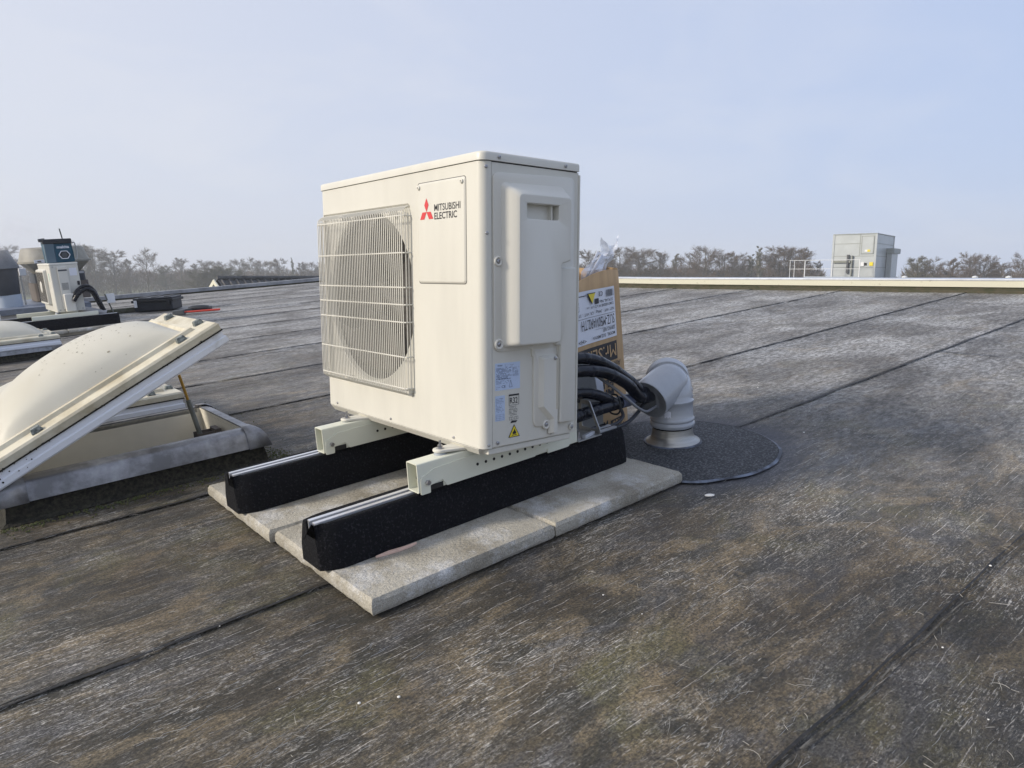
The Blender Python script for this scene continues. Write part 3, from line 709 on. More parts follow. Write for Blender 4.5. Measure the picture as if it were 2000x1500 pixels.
# side panel
SY = .0006
b = MB(); b.box((XS+.0012, SY, .001), (UD, .006, UB-.001)); b.build('side_panel', M['cream'], U, bevel=.0015)
b = MB(); b.box((XS-.002, .0022, .0), (XS+.003, .01, UB)); b.build('seam_gap', M['ink'], U)
b = MB(); b.box((UD-.0015, -.002, .004), (UD+.0045, .012, UB-.006)); b.build('rear_edge', M['cream'], U, bevel=.002)
S3 = lambda pts, y: [Vector((p[0], y, p[1])) for p in pts]
# service cover: thin raised field, then the deep bulge
fld = rpoly([(.031, .232), (.150, .232), (.150, .212), (.285, .212), (.291, .30), (.291, .650), (.029, .642)], [.022, .004, .004, .004, .004, .018, .020], 6)
b = MB(); b.loft([S3(fld, SY), S3(fld, -.0030), S3(inset(fld, .0015), -.0042)], False, True); b.build('service_cover', M['cream_plastic'], U, sharp=50)
bul = [(.053, .241), (.218, .241), (.218, .434), (.250, .442), (.252, .626), (.051, .622)]
rad = [.012, .010, .006, .008, .014, .016]
bo = rpoly(bul, rad, 6)
top_ = [(.076, .247), (.214, .247), (.214, .438), (.246, .446), (.246, .597), (.076, .597)]
bt = rpoly(top_, [.012, .010, .006, .008, .012, .014], 6)
lerp = lambda A, B, t: [(p[0]*(1-t)+q[0]*t, p[1]*(1-t)+q[1]*t) for p, q in zip(A, B)]
b = MB(); H = .036
# the pocket of the handle is cut into the outer face
pk = rect(.098, .537, .206, .577)
cc = (.152, .557)
face = inset(bt, .004)
ang2 = sorted(set([atan2(p[1]-cc[1], p[0]-cc[0]) for p in face]+[atan2(p[1]-cc[1], p[0]-cc[0]) for p in pk]+[2*pi*i/48-pi for i in range(48)]))
# face is concave at the notch: build face from the star-shaped centre (valid for this outline)
F0 = [ray_poly(cc, a, face) for a in ang2]; K0 = [ray_poly(cc, a, pk) for a in ang2]; K1 = [ray_poly(cc, a, rect(.101, .540, .203, .575)) for a in ang2]
rings = [S3(bo, -.0035), S3(lerp(bo, bt, .06), -.0065), S3(lerp(bo, bt, .55), -.004-H*.55), S3(lerp(bo, bt, .86), -.004-H*.86), S3(bt, -.002-H), S3(inset(bt, .002), -.0036-H)]
b.loft(rings, False, False)
b.loft([S3(inset(bt, .002), -.0036-H), S3(face, -.004-H)], False, False)
b.loft([S3(F0, -.004-H), S3(K0, -.004-H), S3(K1, -.002-H), S3(K1, -.017)], False, True)
b.build('cover_bulge', M['cream_plastic'], U, sharp=38)
b = MB(); b.box((.186, -.030, .540), (.189, -.017, .5745)); b.build('handle_rib', M['cream_plastic'], U)
# lower right pipe cover
lw = rpoly([(.236, .036), (.291, .034), (.291, .432), (.222, .428), (.222, .236), (.236, .236)], [.006, .008, .01, .006, .003, .003], 5)
b = MB(); b.loft([S3(lw, -.003), S3(lw, -.011), S3(inset(lw, .0015), -.0145), S3(inset(lw, .004), -.0155)], False, True); b.build('pipe_cover', M['cream_plastic'], U, sharp=50)
v2 = rpoly([(.157, .034), (.233, .030), (.233, .232), (.155, .232)], [.018, .004, .004, .004], 6)
b = MB(); b.loft([S3(v2, SY), S3(v2, -.0030), S3(inset(v2, .0015), -.0044)], False, True); b.build('valve_cover', M['cream_plastic'], U, sharp=50)
ch = rpoly([(.170, .082), (.207, .047), (.207, .010), (.231, .010), (.231, .214), (.170, .214)], [.004, .004, .003, .003, .004, .006], 4)
ch2 = rpoly([(.179, .086), (.215, .051), (.215, .013), (.229, .013), (.229, .207), (.179, .207)], [.004, .004, .003, .003, .004, .006], 4)
b = MB(); b.loft([S3(ch, -.0035), S3(ch2, -.0145), S3(inset(ch2, .001), -.0155)], False, True); b.build('channel_cover', M['cream_plastic'], U, sharp=40)
b = MB(); b.box((.2225, -.0165, .074), (.2305, -.0145, .205)); b.build('groove_shade_strip', mat('shaded_cream', (.50, .47, .39), .5), U, bevel=.003)  # raised strip; its darker cream carries the painted shade of a groove
# screws on the side
for x, z in ((.0135, .653), (.0155, .506), (.0175, .009), (.043, .011), (.218, .011)): screw(U, (x, .0004 if x > .026 else .0035, z), (0, -1, 0) if x > .026 else (-.35, -1, 0), .0045)
for x, z in ((.047, UH-.011), (.258, UH-.011)): screw(U, (x, -.0035, z), (0, -1, 0), .0042)
screw(U, (.042, -.004, .443), (0, -1, 0), .0055, pan=.012); screw(U, (.044, -.004, .250), (0, -1, 0), .0055, pan=.013)
screw(U, (.198, -.004, .036), (0, -1, 0), .0055, pan=.012); screw(U, (.217, -.0155, .205), (0, -1, 0), .0045); screw(U, (.291, -.002, .017), (0, -1, 0), .005, pan=.009)
for y, z in ((.750, .010), (.424, .010), (.12, .010)): screw(U, (-.0003, y, z), (-1, 0, 0), .0035)
# base flange and feet of the unit
b = MB(); b.add([(-.001, .018, -.001), (-.001, UW-.02, -.001), (.014, UW-.02, -.020), (.014, .034, -.020), (.03, UW-.02, -.020), (.03, .034, -.020), (.05, UW-.02, -.001), (.05, .018, -.001)],
              [(0, 1, 2, 3), (3, 2, 4, 5), (5, 4, 6, 7), (0, 3, 5, 7), (1, 6, 4, 2), (0, 7, 6, 1)]); b.build('base_flange', M['cream'], U, bevel=.0015)
b = MB(); b.box((.02, .006, -.018), (UD-.012, UW-.02, -.002)); b.build('base_pan', M['cream'], U, bevel=.004)
for y in (.112, .597):
    for s_, xx in ((-1, -.048), (1, .330)):
        f = MB(); x_in = .03 if s_ < 0 else .27
        poly = []
        for i in range(13):
            t = pi/2+pi*i/12 if s_ < 0 else -pi/2+pi*i/12
            poly.append((xx+.0185*cos(t), y+.0185*sin(t)))
        poly += ([(x_in, y-.034), (x_in, y+.034)] if s_ < 0 else [(x_in, y+.034), (x_in, y-.034)])
        f.loft([V(poly, -.0170), V(poly, -.0090)]); f.build('mounting_foot', M['cream'], U, bevel=.003)
# labels on the side
def card(x0, z0, x1, z1, y, m, name='label'):
    c = MB(); c.loft([S3(rect(x0, z0, x1, z1), y), S3(rect(x0, z0, x1, z1), y-.0004)], False, True); return c.build(name, m, U)
def lines(b, x0, z1, w, n, dz, y, rg, th=.0008, dens=.8, segl=.004):
    for i in range(n):
        z = z1-i*dz; x = x0; xe = x0+w*rg.uniform(.7, 1)
        while x < xe:
            l = rg.uniform(.3, 1)*segl
            if rg.random() < dens: b.add([(x, y, z), (min(x+l, x0+w), y, z), (min(x+l, x0+w), y, z+th*rg.uniform(.6, 1.3)), (x, y, z+th)], [(0, 1, 2, 3)])
            x += l+segl*.25
rg = random.Random(5); yL = SY-.0006
lb = card(.036, .1385, .114, .204, SY, M['label_blue'], 'rating_label')
b = MB(); YI = -.0003+SY-.0006
text(b, 't', 'MITSUBISHI', .044, .1965, .014, .0035, (0, SY-.0003, 0), (1, 0, 0), (0, 0, 1), 0, U); lines(b, .066, .198, .028, 2, .004, YI, rg)
lines(b, .039, .191, .048, 10, .0027, YI, rg, .0013, .75, .003); lines(b, .090, .1905, .021, 8, .0028, YI, rg, .0011); lines(b, .039, .1645, .05, 1, .004, YI, rg, .0018, 1, .006)
lines(b, .039, .1605, .045, 3, .003, YI, rg, .0009); lines(b, .039, .1455, .012, 2, .004, YI, rg); text(b, 't', 'CE', .056, .144, .012, .006, (0, SY-.0003, 0), (1, 0, 0), (0, 0, 1), 0, U)
for (ax, az, bx, bz) in ((.079, .144, .084, .161), (.084, .161, .089, .144), (.089, .144, .079, .144)):
    dx, dz = bx-ax, bz-az; l = sqrt(dx*dx+dz*dz); nx, nz = -dz/l*.0004, dx/l*.0004
    b.add([(ax+nx, YI, az+nz), (bx+nx, YI, bz+nz), (bx-nx, YI, bz-nz), (ax-nx, YI, az-nz)], [(0, 1, 2, 3)])
b.build('printing', M['label_ink'], lb)
lb = card(.036, .064, .066, .1255, SY, M['label_blue'], 'wiring_label')
b = MB(); lines(b, .038, .118, .025, 10, .0036, YI, rg, .001, .8, .003)
for i in range(4): b.box((.038, YI-.0001, .066+i*.0045), (.063, YI, .0664+i*.0045))
for x in (.038, .050, .0627): b.box((x, YI-.00012, .066), (x+.0004, YI-.00002, .0799))
b.build('printing', M['label_ink'], lb)
b = MB()
for a_ in ((.0785, .1215, .1105, .1255), (.0785, .0985, .1105, .0993), (.0785, .0985, .0795, .1255), (.1095, .0985, .1105, .1255)): b.box((a_[0], YI-.0001, a_[1]), (a_[2], YI, a_[3]))
text(b, 't', 'R32', .082, .1025, .024, .015, (0, SY-.0003, 0), (1, 0, 0), (0, 0, 1), 0, U, bold=.006)
lines(b, .0785, .0945, .03, 7, .0035, YI, rg, .0012, .85, .004)
for x in (.080, .096):
    for a_ in ((x, .062, x+.012, .0626), (x, .069, x+.012, .0696), (x, .062, x+.0006, .0696), (x+.0058, .062, x+.0064, .0696), (x+.0114, .062, x+.012, .0696)): b.box((a_[0], YI-.0001, a_[1]), (a_[2], YI, a_[3]))
b.add([(.083, YI, .0545), (.101, YI, .0545), (.106, YI, .059), (.088, YI, .0605)], [(0, 1, 2, 3)])
b.add([(.0765, YI, .0185), (.1135, YI, .0185), (.095, YI, .0505)], [(0, 1, 2)])
pm = b.build('printed_marks', M['ink'], U)
b = MB(); b.add([(.0795, YI-.0004, .0202), (.1105, YI-.0004, .0202), (.095, YI-.0004, .0470)], [(0, 1, 2)]); wt = b.build('warning_triangle', M['yellow'], U)
b = MB(); yy_ = YI-.0007; b.add([(.090, yy_, .026), (.1, yy_, .026), (.1015, yy_, .030), (.098, yy_, .0345), (.0955, yy_, .040), (.0935, yy_, .034), (.0895, yy_, .031)], [tuple(range(7))]); b.box((.0875, yy_, .0228), (.1025, yy_+.0001, .0243)); b.build('flame_symbol', M['ink'], wt)

# pink plastic offcut
b = MB(); pts = [(.104, .170), (.125, .164), (.160, .1585), (.190, .1585), (.210, .1625), (.212, .165), (.18, .1665), (.14, .173)]
b.loft([[Vector((p[0], p[1]-.004, .0415)) for p in pts], [Vector((p[0], p[1]-.004, .0475)) for p in pts]]); o = b.build('plastic_offcut', M['pink'], bevel=.001)
tag(o, 'narrow pink plastic offcut lying on the slab against the front rubber foot', 'debris')

# galvanised angle bracket behind the unit
T = thing('wall_bracket', 'galvanised angle bracket with a triangular opening bolted to the front foot rail', 'bracket', (.80, .20, .152))
b = MB(); b.box((.772, .172, .1535), (.868, .262, .1565)); b.build('base_plate', M['zinc'], T, bevel=.001)
o_ = rpoly([(.172, .1565), (.262, .1565), (.262, .250), (.216, .250)], .006, 3); i_ = rpoly([(.188, .168), (.250, .168), (.250, .238), (.222, .238)], .005, 3)
c0 = (.232, .198); aa = [2*pi*i/64 for i in range(64)]; OO = [ray_poly(c0, a, o_) for a in aa]; II = [ray_poly(c0, a, i_) for a in aa]
A = lambda pts, x: [Vector((x, p[0], p[1])) for p in pts]
b = MB(); b.loft([A(II, .866), A(OO, .866), A(OO, .869), A(II, .869), A(II, .866)], False, False); b.build('upright_plate', M['zinc'], T)
b = MB(); b.box((.80, .178, .1565), (.855, .190, .1665), R=Matrix.Rotation(.25, 3, 'Z'), c=(.82, .184, .16)); b.build('clamp_bar', M['alu'], T, bevel=.0015)
b = MB(); b.cyl((.790, .190, .156), (.790, .190, .165), .0075, n=6); b.cyl((.790, .190, .165), (.790, .190, .178), .0035, n=10); b.build('bolt', M['screw'], T)

# ================================================================== pvc pipe outlet
PX = Vector((1.316, .262, .0115))
T = thing('pipe_outlet', 'grey plastic elbow pipe on a metal collar, its mouth taking in the hoses', 'pipe', PX)
b = MB(); b.lathe([(.094, .001), (.091, .005), (.081, .011), (.073, .019), (.069, .030), (.067, .068), (.064, .068)], PX, 48, cap0=False, cap1=False)
rings = b.v
b.build('metal_collar', mat('brushed_aluminium', (.46, .45, .42), .36, metal=.85, var=.25, vscale=8, stretch=(1, 1, 12), bump=.1, bscale=30), T)
b = MB(); b.lathe([(.099, .0), (.097, .003), (.090, .004)], PX, 40, cap0=False, cap1=False); b.build('blue_sealant', M['bleed'], T)
def ringed(path, prof, n=40):
    return MB().tube(path, prof, n, False)
A0 = PX+Vector((0, 0, .060)); A1 = PX+Vector((0, 0, .135))
b = MB(); b.lathe([(.066, .056), (.0735, .058), (.076, .064), (.0765, .070), (.0725, .075), (.0715, .077), (.0745, .080), (.0755, .085), (.0725, .090), (.0705, .094), (.0695, .12), (.0695, .140), (.0715, .142), (.072, .148), (.0675, .152), (.066, .17)], PX, 48, cap0=True, cap1=False); b.build('socket', M['pvc'], T, sharp=50)
b = MB(); b.lathe([(.0685, .052), (.069, .055), (.069, .060), (.066, .061)], PX, 40, cap0=False, cap1=False); b.build('rubber_seal', M['hose'], T)
Bc = PX+Vector((-.008, .012, .204))
mouth_dir = Vector((-.930, -.03, -.345)).normalized()
MO = Bc+mouth_dir*.110
away = Vector((.74, .60, .20)).normalized()
path1 = spline([PX+Vector((0, 0, .145)), PX+Vector((.004, .004, .170)), PX+Vector((.018, .018, .192)), Bc+away*.052], 6)
b = MB(); b.tube(path1, [.0665, .0665]+[.068]*(len(path1)-2), 40, False)
b.lathe([(.070*sin(t), .070*cos(t)) for t in [pi*i/20+.0001 for i in range(20)]]+[(.0001, -.07)], Bc+away*.045, 40, cap0=False, cap1=False); b.build('lower_elbow', M['pvc'], T, sharp=60)
p2 = [Bc-mouth_dir*.0, Bc+mouth_dir*.03, Bc+mouth_dir*.07, MO]
b = MB()
b.lathe([(.0680*sin(t), .0680*cos(t)) for t in [pi*i/28+.0001 for i in range(15)]], Bc, 44, cap0=False, cap1=False, ax=-mouth_dir)
b.tube(p2, [.0680]*4, 44, False)
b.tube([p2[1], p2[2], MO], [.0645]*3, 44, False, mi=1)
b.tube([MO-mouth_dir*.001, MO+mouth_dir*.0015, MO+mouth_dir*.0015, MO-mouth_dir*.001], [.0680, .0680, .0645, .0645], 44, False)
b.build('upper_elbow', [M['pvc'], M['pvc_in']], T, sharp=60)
for (pc, d, r) in ((PX+Vector((.010, .010, .165)), Vector((.30, .25, .92)), .0665), (Bc+away*.034, away, .068)):
    d = d.normalized(); b = MB(); prof = [(r-.002, -.020), (r+.004, -.018), (r+.006, -.011), (r+.0045, -.004), (r+.0040, .004), (r+.006, .010), (r+.004, .018), (r-.002, .022)]
    b.lathe(prof, pc, 44, cap0=False, cap1=False, ax=d); b.build('socket_ring', M['pvc'], T, sharp=50)
# small printed sticker on the socket
sv = []; 
for i in range(5):
    t = radians(196+i*4.5)
    for z in (.098, .128): sv.append(PX+Vector((.0702*cos(t), .0702*sin(t), z-.002*i)))
b = MB(); b.add(sv, [(2*i, 2*i+2, 2*i+3, 2*i+1) for i in range(4)]); b.build('sticker', M['label_white'], T)

# ================================================================== hoses and cables (from the unit to the pipe mouth)
mi_ = MO-mouth_dir*.045
def hose(name, pts, r, m, label, cat, grp=None, rib=True, n=14):
    sp = spline(pts, 10); b = MB()
    rr = [r*(1+(.05*sin(i*1.9)*noise.noise(Vector((i*.7, r*99, 0))) if rib else 0)) for i in range(len(sp))]
    b.tube(sp, rr, n, True)
    if rib:     # tape laps
        for i in range(6, len(sp)-3, 9):
            t = (sp[i+1]-sp[i-1]).normalized(); b.tube([sp[i]-t*.012, sp[i]-t*.011, sp[i]+t*.011, sp[i]+t*.012], [r, r*1.035, r*1.035, r], n, False)
    o = b.build(name, m, base=tuple(pts[0]), sharp=60); return tag(o, label, cat, grp)
HG = 'black insulated hoses running into the grey pipe'
hose('insulated_hose', [(.70, .29, .345), (.80, .275, .366), (.88, .270, .369), (.95, .266, .352), (1.02, .262, .316), (1.10, .262, .262), (1.17, .266, .212), tuple(mi_+Vector((.0, .012, .022)))], .0175, M['hose'], 'topmost black insulated hose arching from the unit into the grey pipe', 'hose', HG)
hose('insulated_hose', [(.70, .27, .325), (.80, .255, .335), (.88, .250, .333), (.97, .242, .312), (1.06, .238, .262), (1.13, .245, .205), tuple(mi_+Vector((0, -.006, -.004)))], .0180, M['hose'], 'second black insulated hose, just below the topmost, entering the grey pipe', 'hose', HG)
hose('insulated_hose', [(.70, .26, .262), (.80, .255, .272), (.88, .250, .266), (.945, .246, .245), (1.02, .250, .208), (1.09, .262, .196)], .0165, M['hose'], 'third black insulated hose, bending down onto the lowest one', 'hose', HG)
hose('insulated_hose', [(.70, .235, .202), (.80, .235, .206), (.88, .236, .208), (.98, .245, .206), (1.08, .258, .203), (1.16, .275, .196), tuple(mi_+Vector((0, .03, -.01)))], .0185, M['hose'], 'lowest and straightest black insulated hose, with blue-grey tape near its end', 'hose', HG)
hose('power_cable', [(.80, .290, .33), (.92, .288, .325), (1.0, .262, .270), (1.04, .232, .226), (1.085, .222, .185), (1.14, .232, .158), (1.19, .245, .155), tuple(mi_+Vector((.01, -.03, -.026)))], .0048, M['cable'], 'light grey cable hanging in a loop under the hoses into the pipe mouth', 'cable', rib=False, n=10)
hose('power_cable', [(.87, .25, .150), (.93, .245, .140), (1.0, .243, .132), (1.07, .245, .137), (1.13, .255, .155), (1.18, .27, .172), tuple(mi_+Vector((.0, .02, -.03)))], .0060, M['cable_dark'], 'dark grey cable sagging lowest below the hoses', 'cable', rib=False, n=10)
hose('power_cable', [(.86, .26, .245), (.92, .255, .225), (.98, .25, .215), (1.03, .246, .19), (1.04, .242, .16), (1.0, .24, .145), (.93, .243, .148), (.87, .25, .155)], .0055, M['cable_dark'], 'dark grey cable looping back behind the bracket', 'cable', rib=False, n=10)
b = MB(); b.tube(spline([(1.005, .222, .225), (1.003, .218, .195), (1.003, .232, .178), (1.006, .262, .178), (1.008, .278, .20), (1.008, .265, .232), (1.006, .235, .238), (1.005, .222, .225)], 5), .003, 8, False)
tag(b.build('cable_tie', M['plastic_black'], base=(1, .25, .2)), 'black cable tie wrapped round the lower hoses', 'cable tie')
b = MB(); t_ = spline([(1.035, .252, .205), (1.07, .257, .2035), (1.105, .262, .2015)], 6); b.tube(t_, [.0205]*len(t_), 16, False)
tag(b.build('tape_wrap', mat('blue_grey_tape', (.13, .15, .23), .25, var=.4, vscale=20, bump=.5, bscale=60), base=(1.07, .257, .2)), 'shiny blue-grey tape wound round the lowest hose', 'tape')

# ================================================================== carton with papers
uc = Vector((.97, .243, 0)).normalized(); nc = Vector((uc.y, -uc.x, 0))     # u: along the front face, n: towards the camera
K = Vector((1.395, .530, .006))
CT = thing('cardboard_box', 'upside down brown carton with white label and black print behind the unit', 'cardboard box', K)
def cp(u, z, d=0.0):       # point on the carton's front: u metres left of the right edge, z up, d out of it
    k = .062*z/.6          # leans and narrows towards the top
    return K-uc*(u+k*.45)+Vector((0, 0, z))+nc*(d-.02*z)
HC = .585; WC = .42; DC = .20
def topz(u): return HC+.010*sin(u*14)-.012*u/.3
b = MB(); rings = []
nu = 12
prof_u = [WC*i/nu for i in range(nu+1)]
front = lambda s: [cp(u, (topz(u) if s == 1 else HC*s), .004*sin(u*20)*s) for u in prof_u]
back = lambda s: [cp(u, (topz(u)+.012 if s == 1 else HC*s), -DC+.03*s*sin(u*8)) for u in prof_u[::-1]]
for s_ in (0, .33, .66, .9, 1): rings.append(front(s_)+back(s_))
b.loft(rings, True, False); cb = b.build('carton_walls', M['card'], CT, sharp=25)
md = cb.modifiers.new('s', 'SOLIDIFY'); md.thickness = .004
b = MB(); b.add([cp(0, HC*.985, -.002), cp(.0, HC+.006, -.002), cp(-.006, HC+.012, -.06), cp(-.004, HC*.97, -.06)], [(0, 1, 2, 3)]); fo = b.build('torn_flap', M['card'], CT); md = fo.modifiers.new('s', 'SOLIDIFY'); md.thickness = .003
# label (upside down print)
def onface(b, string, u, z, w, h, mi=0, bold=.004, d=.0035):
    """rotated by 180 degrees: reads from right to left, upside down; (u,z) its top right corner as seen"""
    cu = bpy.data.curves.new('t', 'FONT'); cu.body = string; cu.offset = bold; cu.resolution_u = 2
    ob = bpy.data.objects.new('t', cu); COL.objects.link(ob); dg = bpy.context.evaluated_depsgraph_get(); dg.update()
    me = bpy.data.meshes.new_from_object(ob.evaluated_get(dg)); bpy.data.objects.remove(ob)
    xs_ = [v.co.x for v in me.vertices]; ys_ = [v.co.y for v in me.vertices]; ax, bx, ay, by = min(xs_), max(xs_), min(ys_), max(ys_)
    vs = [cp(u+(v.co.x-ax)/(bx-ax)*w, z-(v.co.y-ay)/(by-ay)*h, d) for v in me.vertices]
    b.add(vs, [tuple(p.vertices) for p in me.polygons], mi)
def quad(b, u0, z0, u1, z1, d, mi=0):
    n = 6; vs = []
    for i in range(n+1):
        u = u0+(u1-u0)*i/n; w = .004*sin(u*20)
        vs += [cp(u, z0, d+w*z0/HC), cp(u, z1, d+w*z1/HC)]
    b.add(vs, [(2*i, 2*i+2, 2*i+3, 2*i+1) for i in range(n)], mi)
b = MB(); quad(b, .050, .352, .36, .532, .0022); lab = b.build('shipping_label', M['label_white'], CT)
DL = .0052
b = MB()
onface(b, 'SUZ-M50VAR2.TH', .062, .435, .232, .034, bold=0.0, d=DL)
onface(b, 'SERVICE REF.', .062, .380+.012, .09, .012, d=DL, bold=0); onface(b, 'MODEL  SUZ-M50VA', .064, .366+.006, .16, .011, d=DL); onface(b, '<H>', .27, .372, .05, .014, d=DL)
onface(b, 'NET WT. : 34 kg   GR. WT. : 37 kg', .060, .456+.006, .27, .013, d=DL); onface(b, 'DIMENSIONS W x D x H   cm', .062, .472+.006, .19, .010, d=DL); onface(b, 'SERIAL No.', .064, .486+.006, .10, .010, d=DL)
quad(b, .062, .4400, .35, .4412, DL); quad(b, .062, .3935, .2, .3943, DL)
rg2 = random.Random(2); u_ = .062
while u_ < .115: w = rg2.choice((.0012, .002, .003)); quad(b, u_, .500, u_+w, .524, DL); u_ += w+rg2.choice((.0015, .0025))
onface(b, 'CE', .135, .522, .03, .016, d=DL); quad(b, .165, .482, .19, .500, DL); quad(b, .245, .515, .35, .518, DL)
for (a_, c_) in ((.30, .49), (.30, .468)):
    for q_ in ((a_, c_, a_+.03, c_+.0015), (a_, c_+.016, a_+.03, c_+.0175), (a_, c_, a_+.0015, c_+.0175), (a_+.0285, c_, a_+.03, c_+.0175)): quad(b, *q_, DL)
b.add([cp(.185, .523, DL), cp(.243, .523, DL), cp(.214, .482, DL)], [(0, 1, 2)])
b.build('printing', M['ink'], lab)
b = MB(); b.add([cp(.1905, .5205, DL+.002), cp(.2375, .5205, DL+.002), cp(.214, .4868, DL+.002)], [(0, 1, 2)]); b.build('warning_triangle', M['yellow'], lab)
b = MB(); quad(b, .055, .268, .40, .336, .0024); pb = b.build('black_print_band', M['ink'], CT)
b = MB(); onface(b, 'Mr.SLIM', .066, .327, .24, .046, bold=.0, d=.0060); b.build('band_lettering', M['card'], pb)
b = MB(); onface(b, 'AIR CONDITIONER', .035, .262, .30, .020, d=.0045); onface(b, 'MITSUBISHI', .10, .120+.05, .32, .030, d=.0045, bold=.03); onface(b, 'ELECTRIC', .10, .155+.05, .28, .030, d=.0045, bold=.03)
for (u0, z0) in ((.06, .175),):
    b.add([cp(u0, z0, .0045), cp(u0+.016, z0+.022, .0045), cp(u0, z0+.044, .0045), cp(u0-.016, z0+.022, .0045)], [(0, 1, 2, 3)])
quad(b, .03, .010, .14, .05, .0045); onface(b, 'MITSUBISHI', .16, .058, .24, .035, d=.0045, bold=.03)
b.build('box_lettering', M['ink'], CT)
b = MB(); onface(b, 'MITSU', .036, .046, .095, .03, d=.0065, bold=.03); b.build('reversed_lettering', M['card'], CT)
b = MB(); quad(b, .26, .0, .37, .105, .0035); sl = b.build('lilac_label', mat('lilac_label', (.42, .40, .66), .5), CT)
b = MB(); rr_ = random.Random(8)
for i in range(9):
    for j in range(5): quad(b, .265+j*.02, .012+i*.010, .265+j*.02+rr_.uniform(.008, .017), .015+i*.010, .0050)
b.build('printing', M['label_ink'], sl)

# bag of manuals sticking out of the carton
BT = thing('plastic_bag', 'crumpled clear plastic bag of manuals poking out of the carton top', 'plastic bag', cp(.20, HC, -.08))
def bp_(u, z, d): return cp((u-.135)*1.15+.050, z, d-.05)
b = MB(); nu, nv = 12, 16; vs = []
Lc = spline([(.255, .54, 0), (.240, .592, 0), (.170, .628, 0), (.112, .655, 0), (.118, .702, 0)], 4); Rc_ = spline([(.10, .54, 0), (.085, .590, 0), (.045, .622, 0), (.012, .662, 0), (-.006, .708, 0)], 4)
for j in range(nv+1):
    t = j/nv
    for i in range(nu+1):
        s_ = i/nu; q_ = noise.noise(Vector((i*.45, j*.4, 1))); a_ = Lc[j]; c_2 = Rc_[j]
        uu = a_.x*(1-s_)+c_2.x*s_; zz = a_.y*(1-s_)+c_2.y*s_-.035*sin(pi*s_)*max(0, t-.55)/.45
        vs.append(bp_(uu+.004*q_, zz+.004*q_, .016*q_+.012*sin(pi*s_)))
b.add(vs, [(j*(nu+1)+i, j*(nu+1)+i+1, (j+1)*(nu+1)+i+1, (j+1)*(nu+1)+i) for j in range(nv) for i in range(nu)])
b.build('clear_film', M['film'], BT)
for k in range(4):
    b = MB(); du = .010*k
    b.add([bp_(.262-du, HC-.035, .016-.006*k), bp_(.245-du, HC-.035, .016-.006*k), bp_(.128-du*.6, HC+.052+.001*k, .016-.006*k), bp_(.140-du*.6, HC+.060, .016-.006*k)], [(0, 1, 2, 3)])
    o = b.build('manual_sheet', [M['label_white'], M['plastic_dark']][k % 2], BT); md = o.modifiers.new('s', 'SOLIDIFY'); md.thickness = .002
b = MB(); b.add([bp_(.22, HC-.045, -.022), bp_(.11, HC-.045, -.022), bp_(.050, HC+.045, -.022), bp_(.105, HC+.070, -.022)], [(0, 1, 2, 3)]); o = b.build('white_leaflet', M['label_white'], BT); md = o.modifiers.new('s', 'SOLIDIFY'); md.thickness = .002

# foam board between the unit and the carton
FT = thing('foam_board', 'grey foam board with a white edge leaning behind the hoses', 'foam board', (1.04, .40, .006))
b = MB(); fp = [(.96, .40, .16), (1.085, .385, .16), (1.045, .375, .34), (.96, .39, .345)]
b.loft([[Vector(p) for p in fp], [Vector(p)+Vector((0, .03, 0)) for p in fp]]); b.build('grey_face', M['foam'], FT)
b = MB(); fp = [(1.087, .384, .16), (1.125, .390, .16), (1.085, .380, .335), (1.047, .374, .34)]
b.loft([[Vector(p) for p in fp], [Vector(p)+Vector((0, .03, 0)) for p in fp]]); b.build('white_edge', M['white'], FT)
b = MB(); b.box((.95, .40, .006), (1.12, .43, .16)); b.build('lower_part', M['foam'], FT)

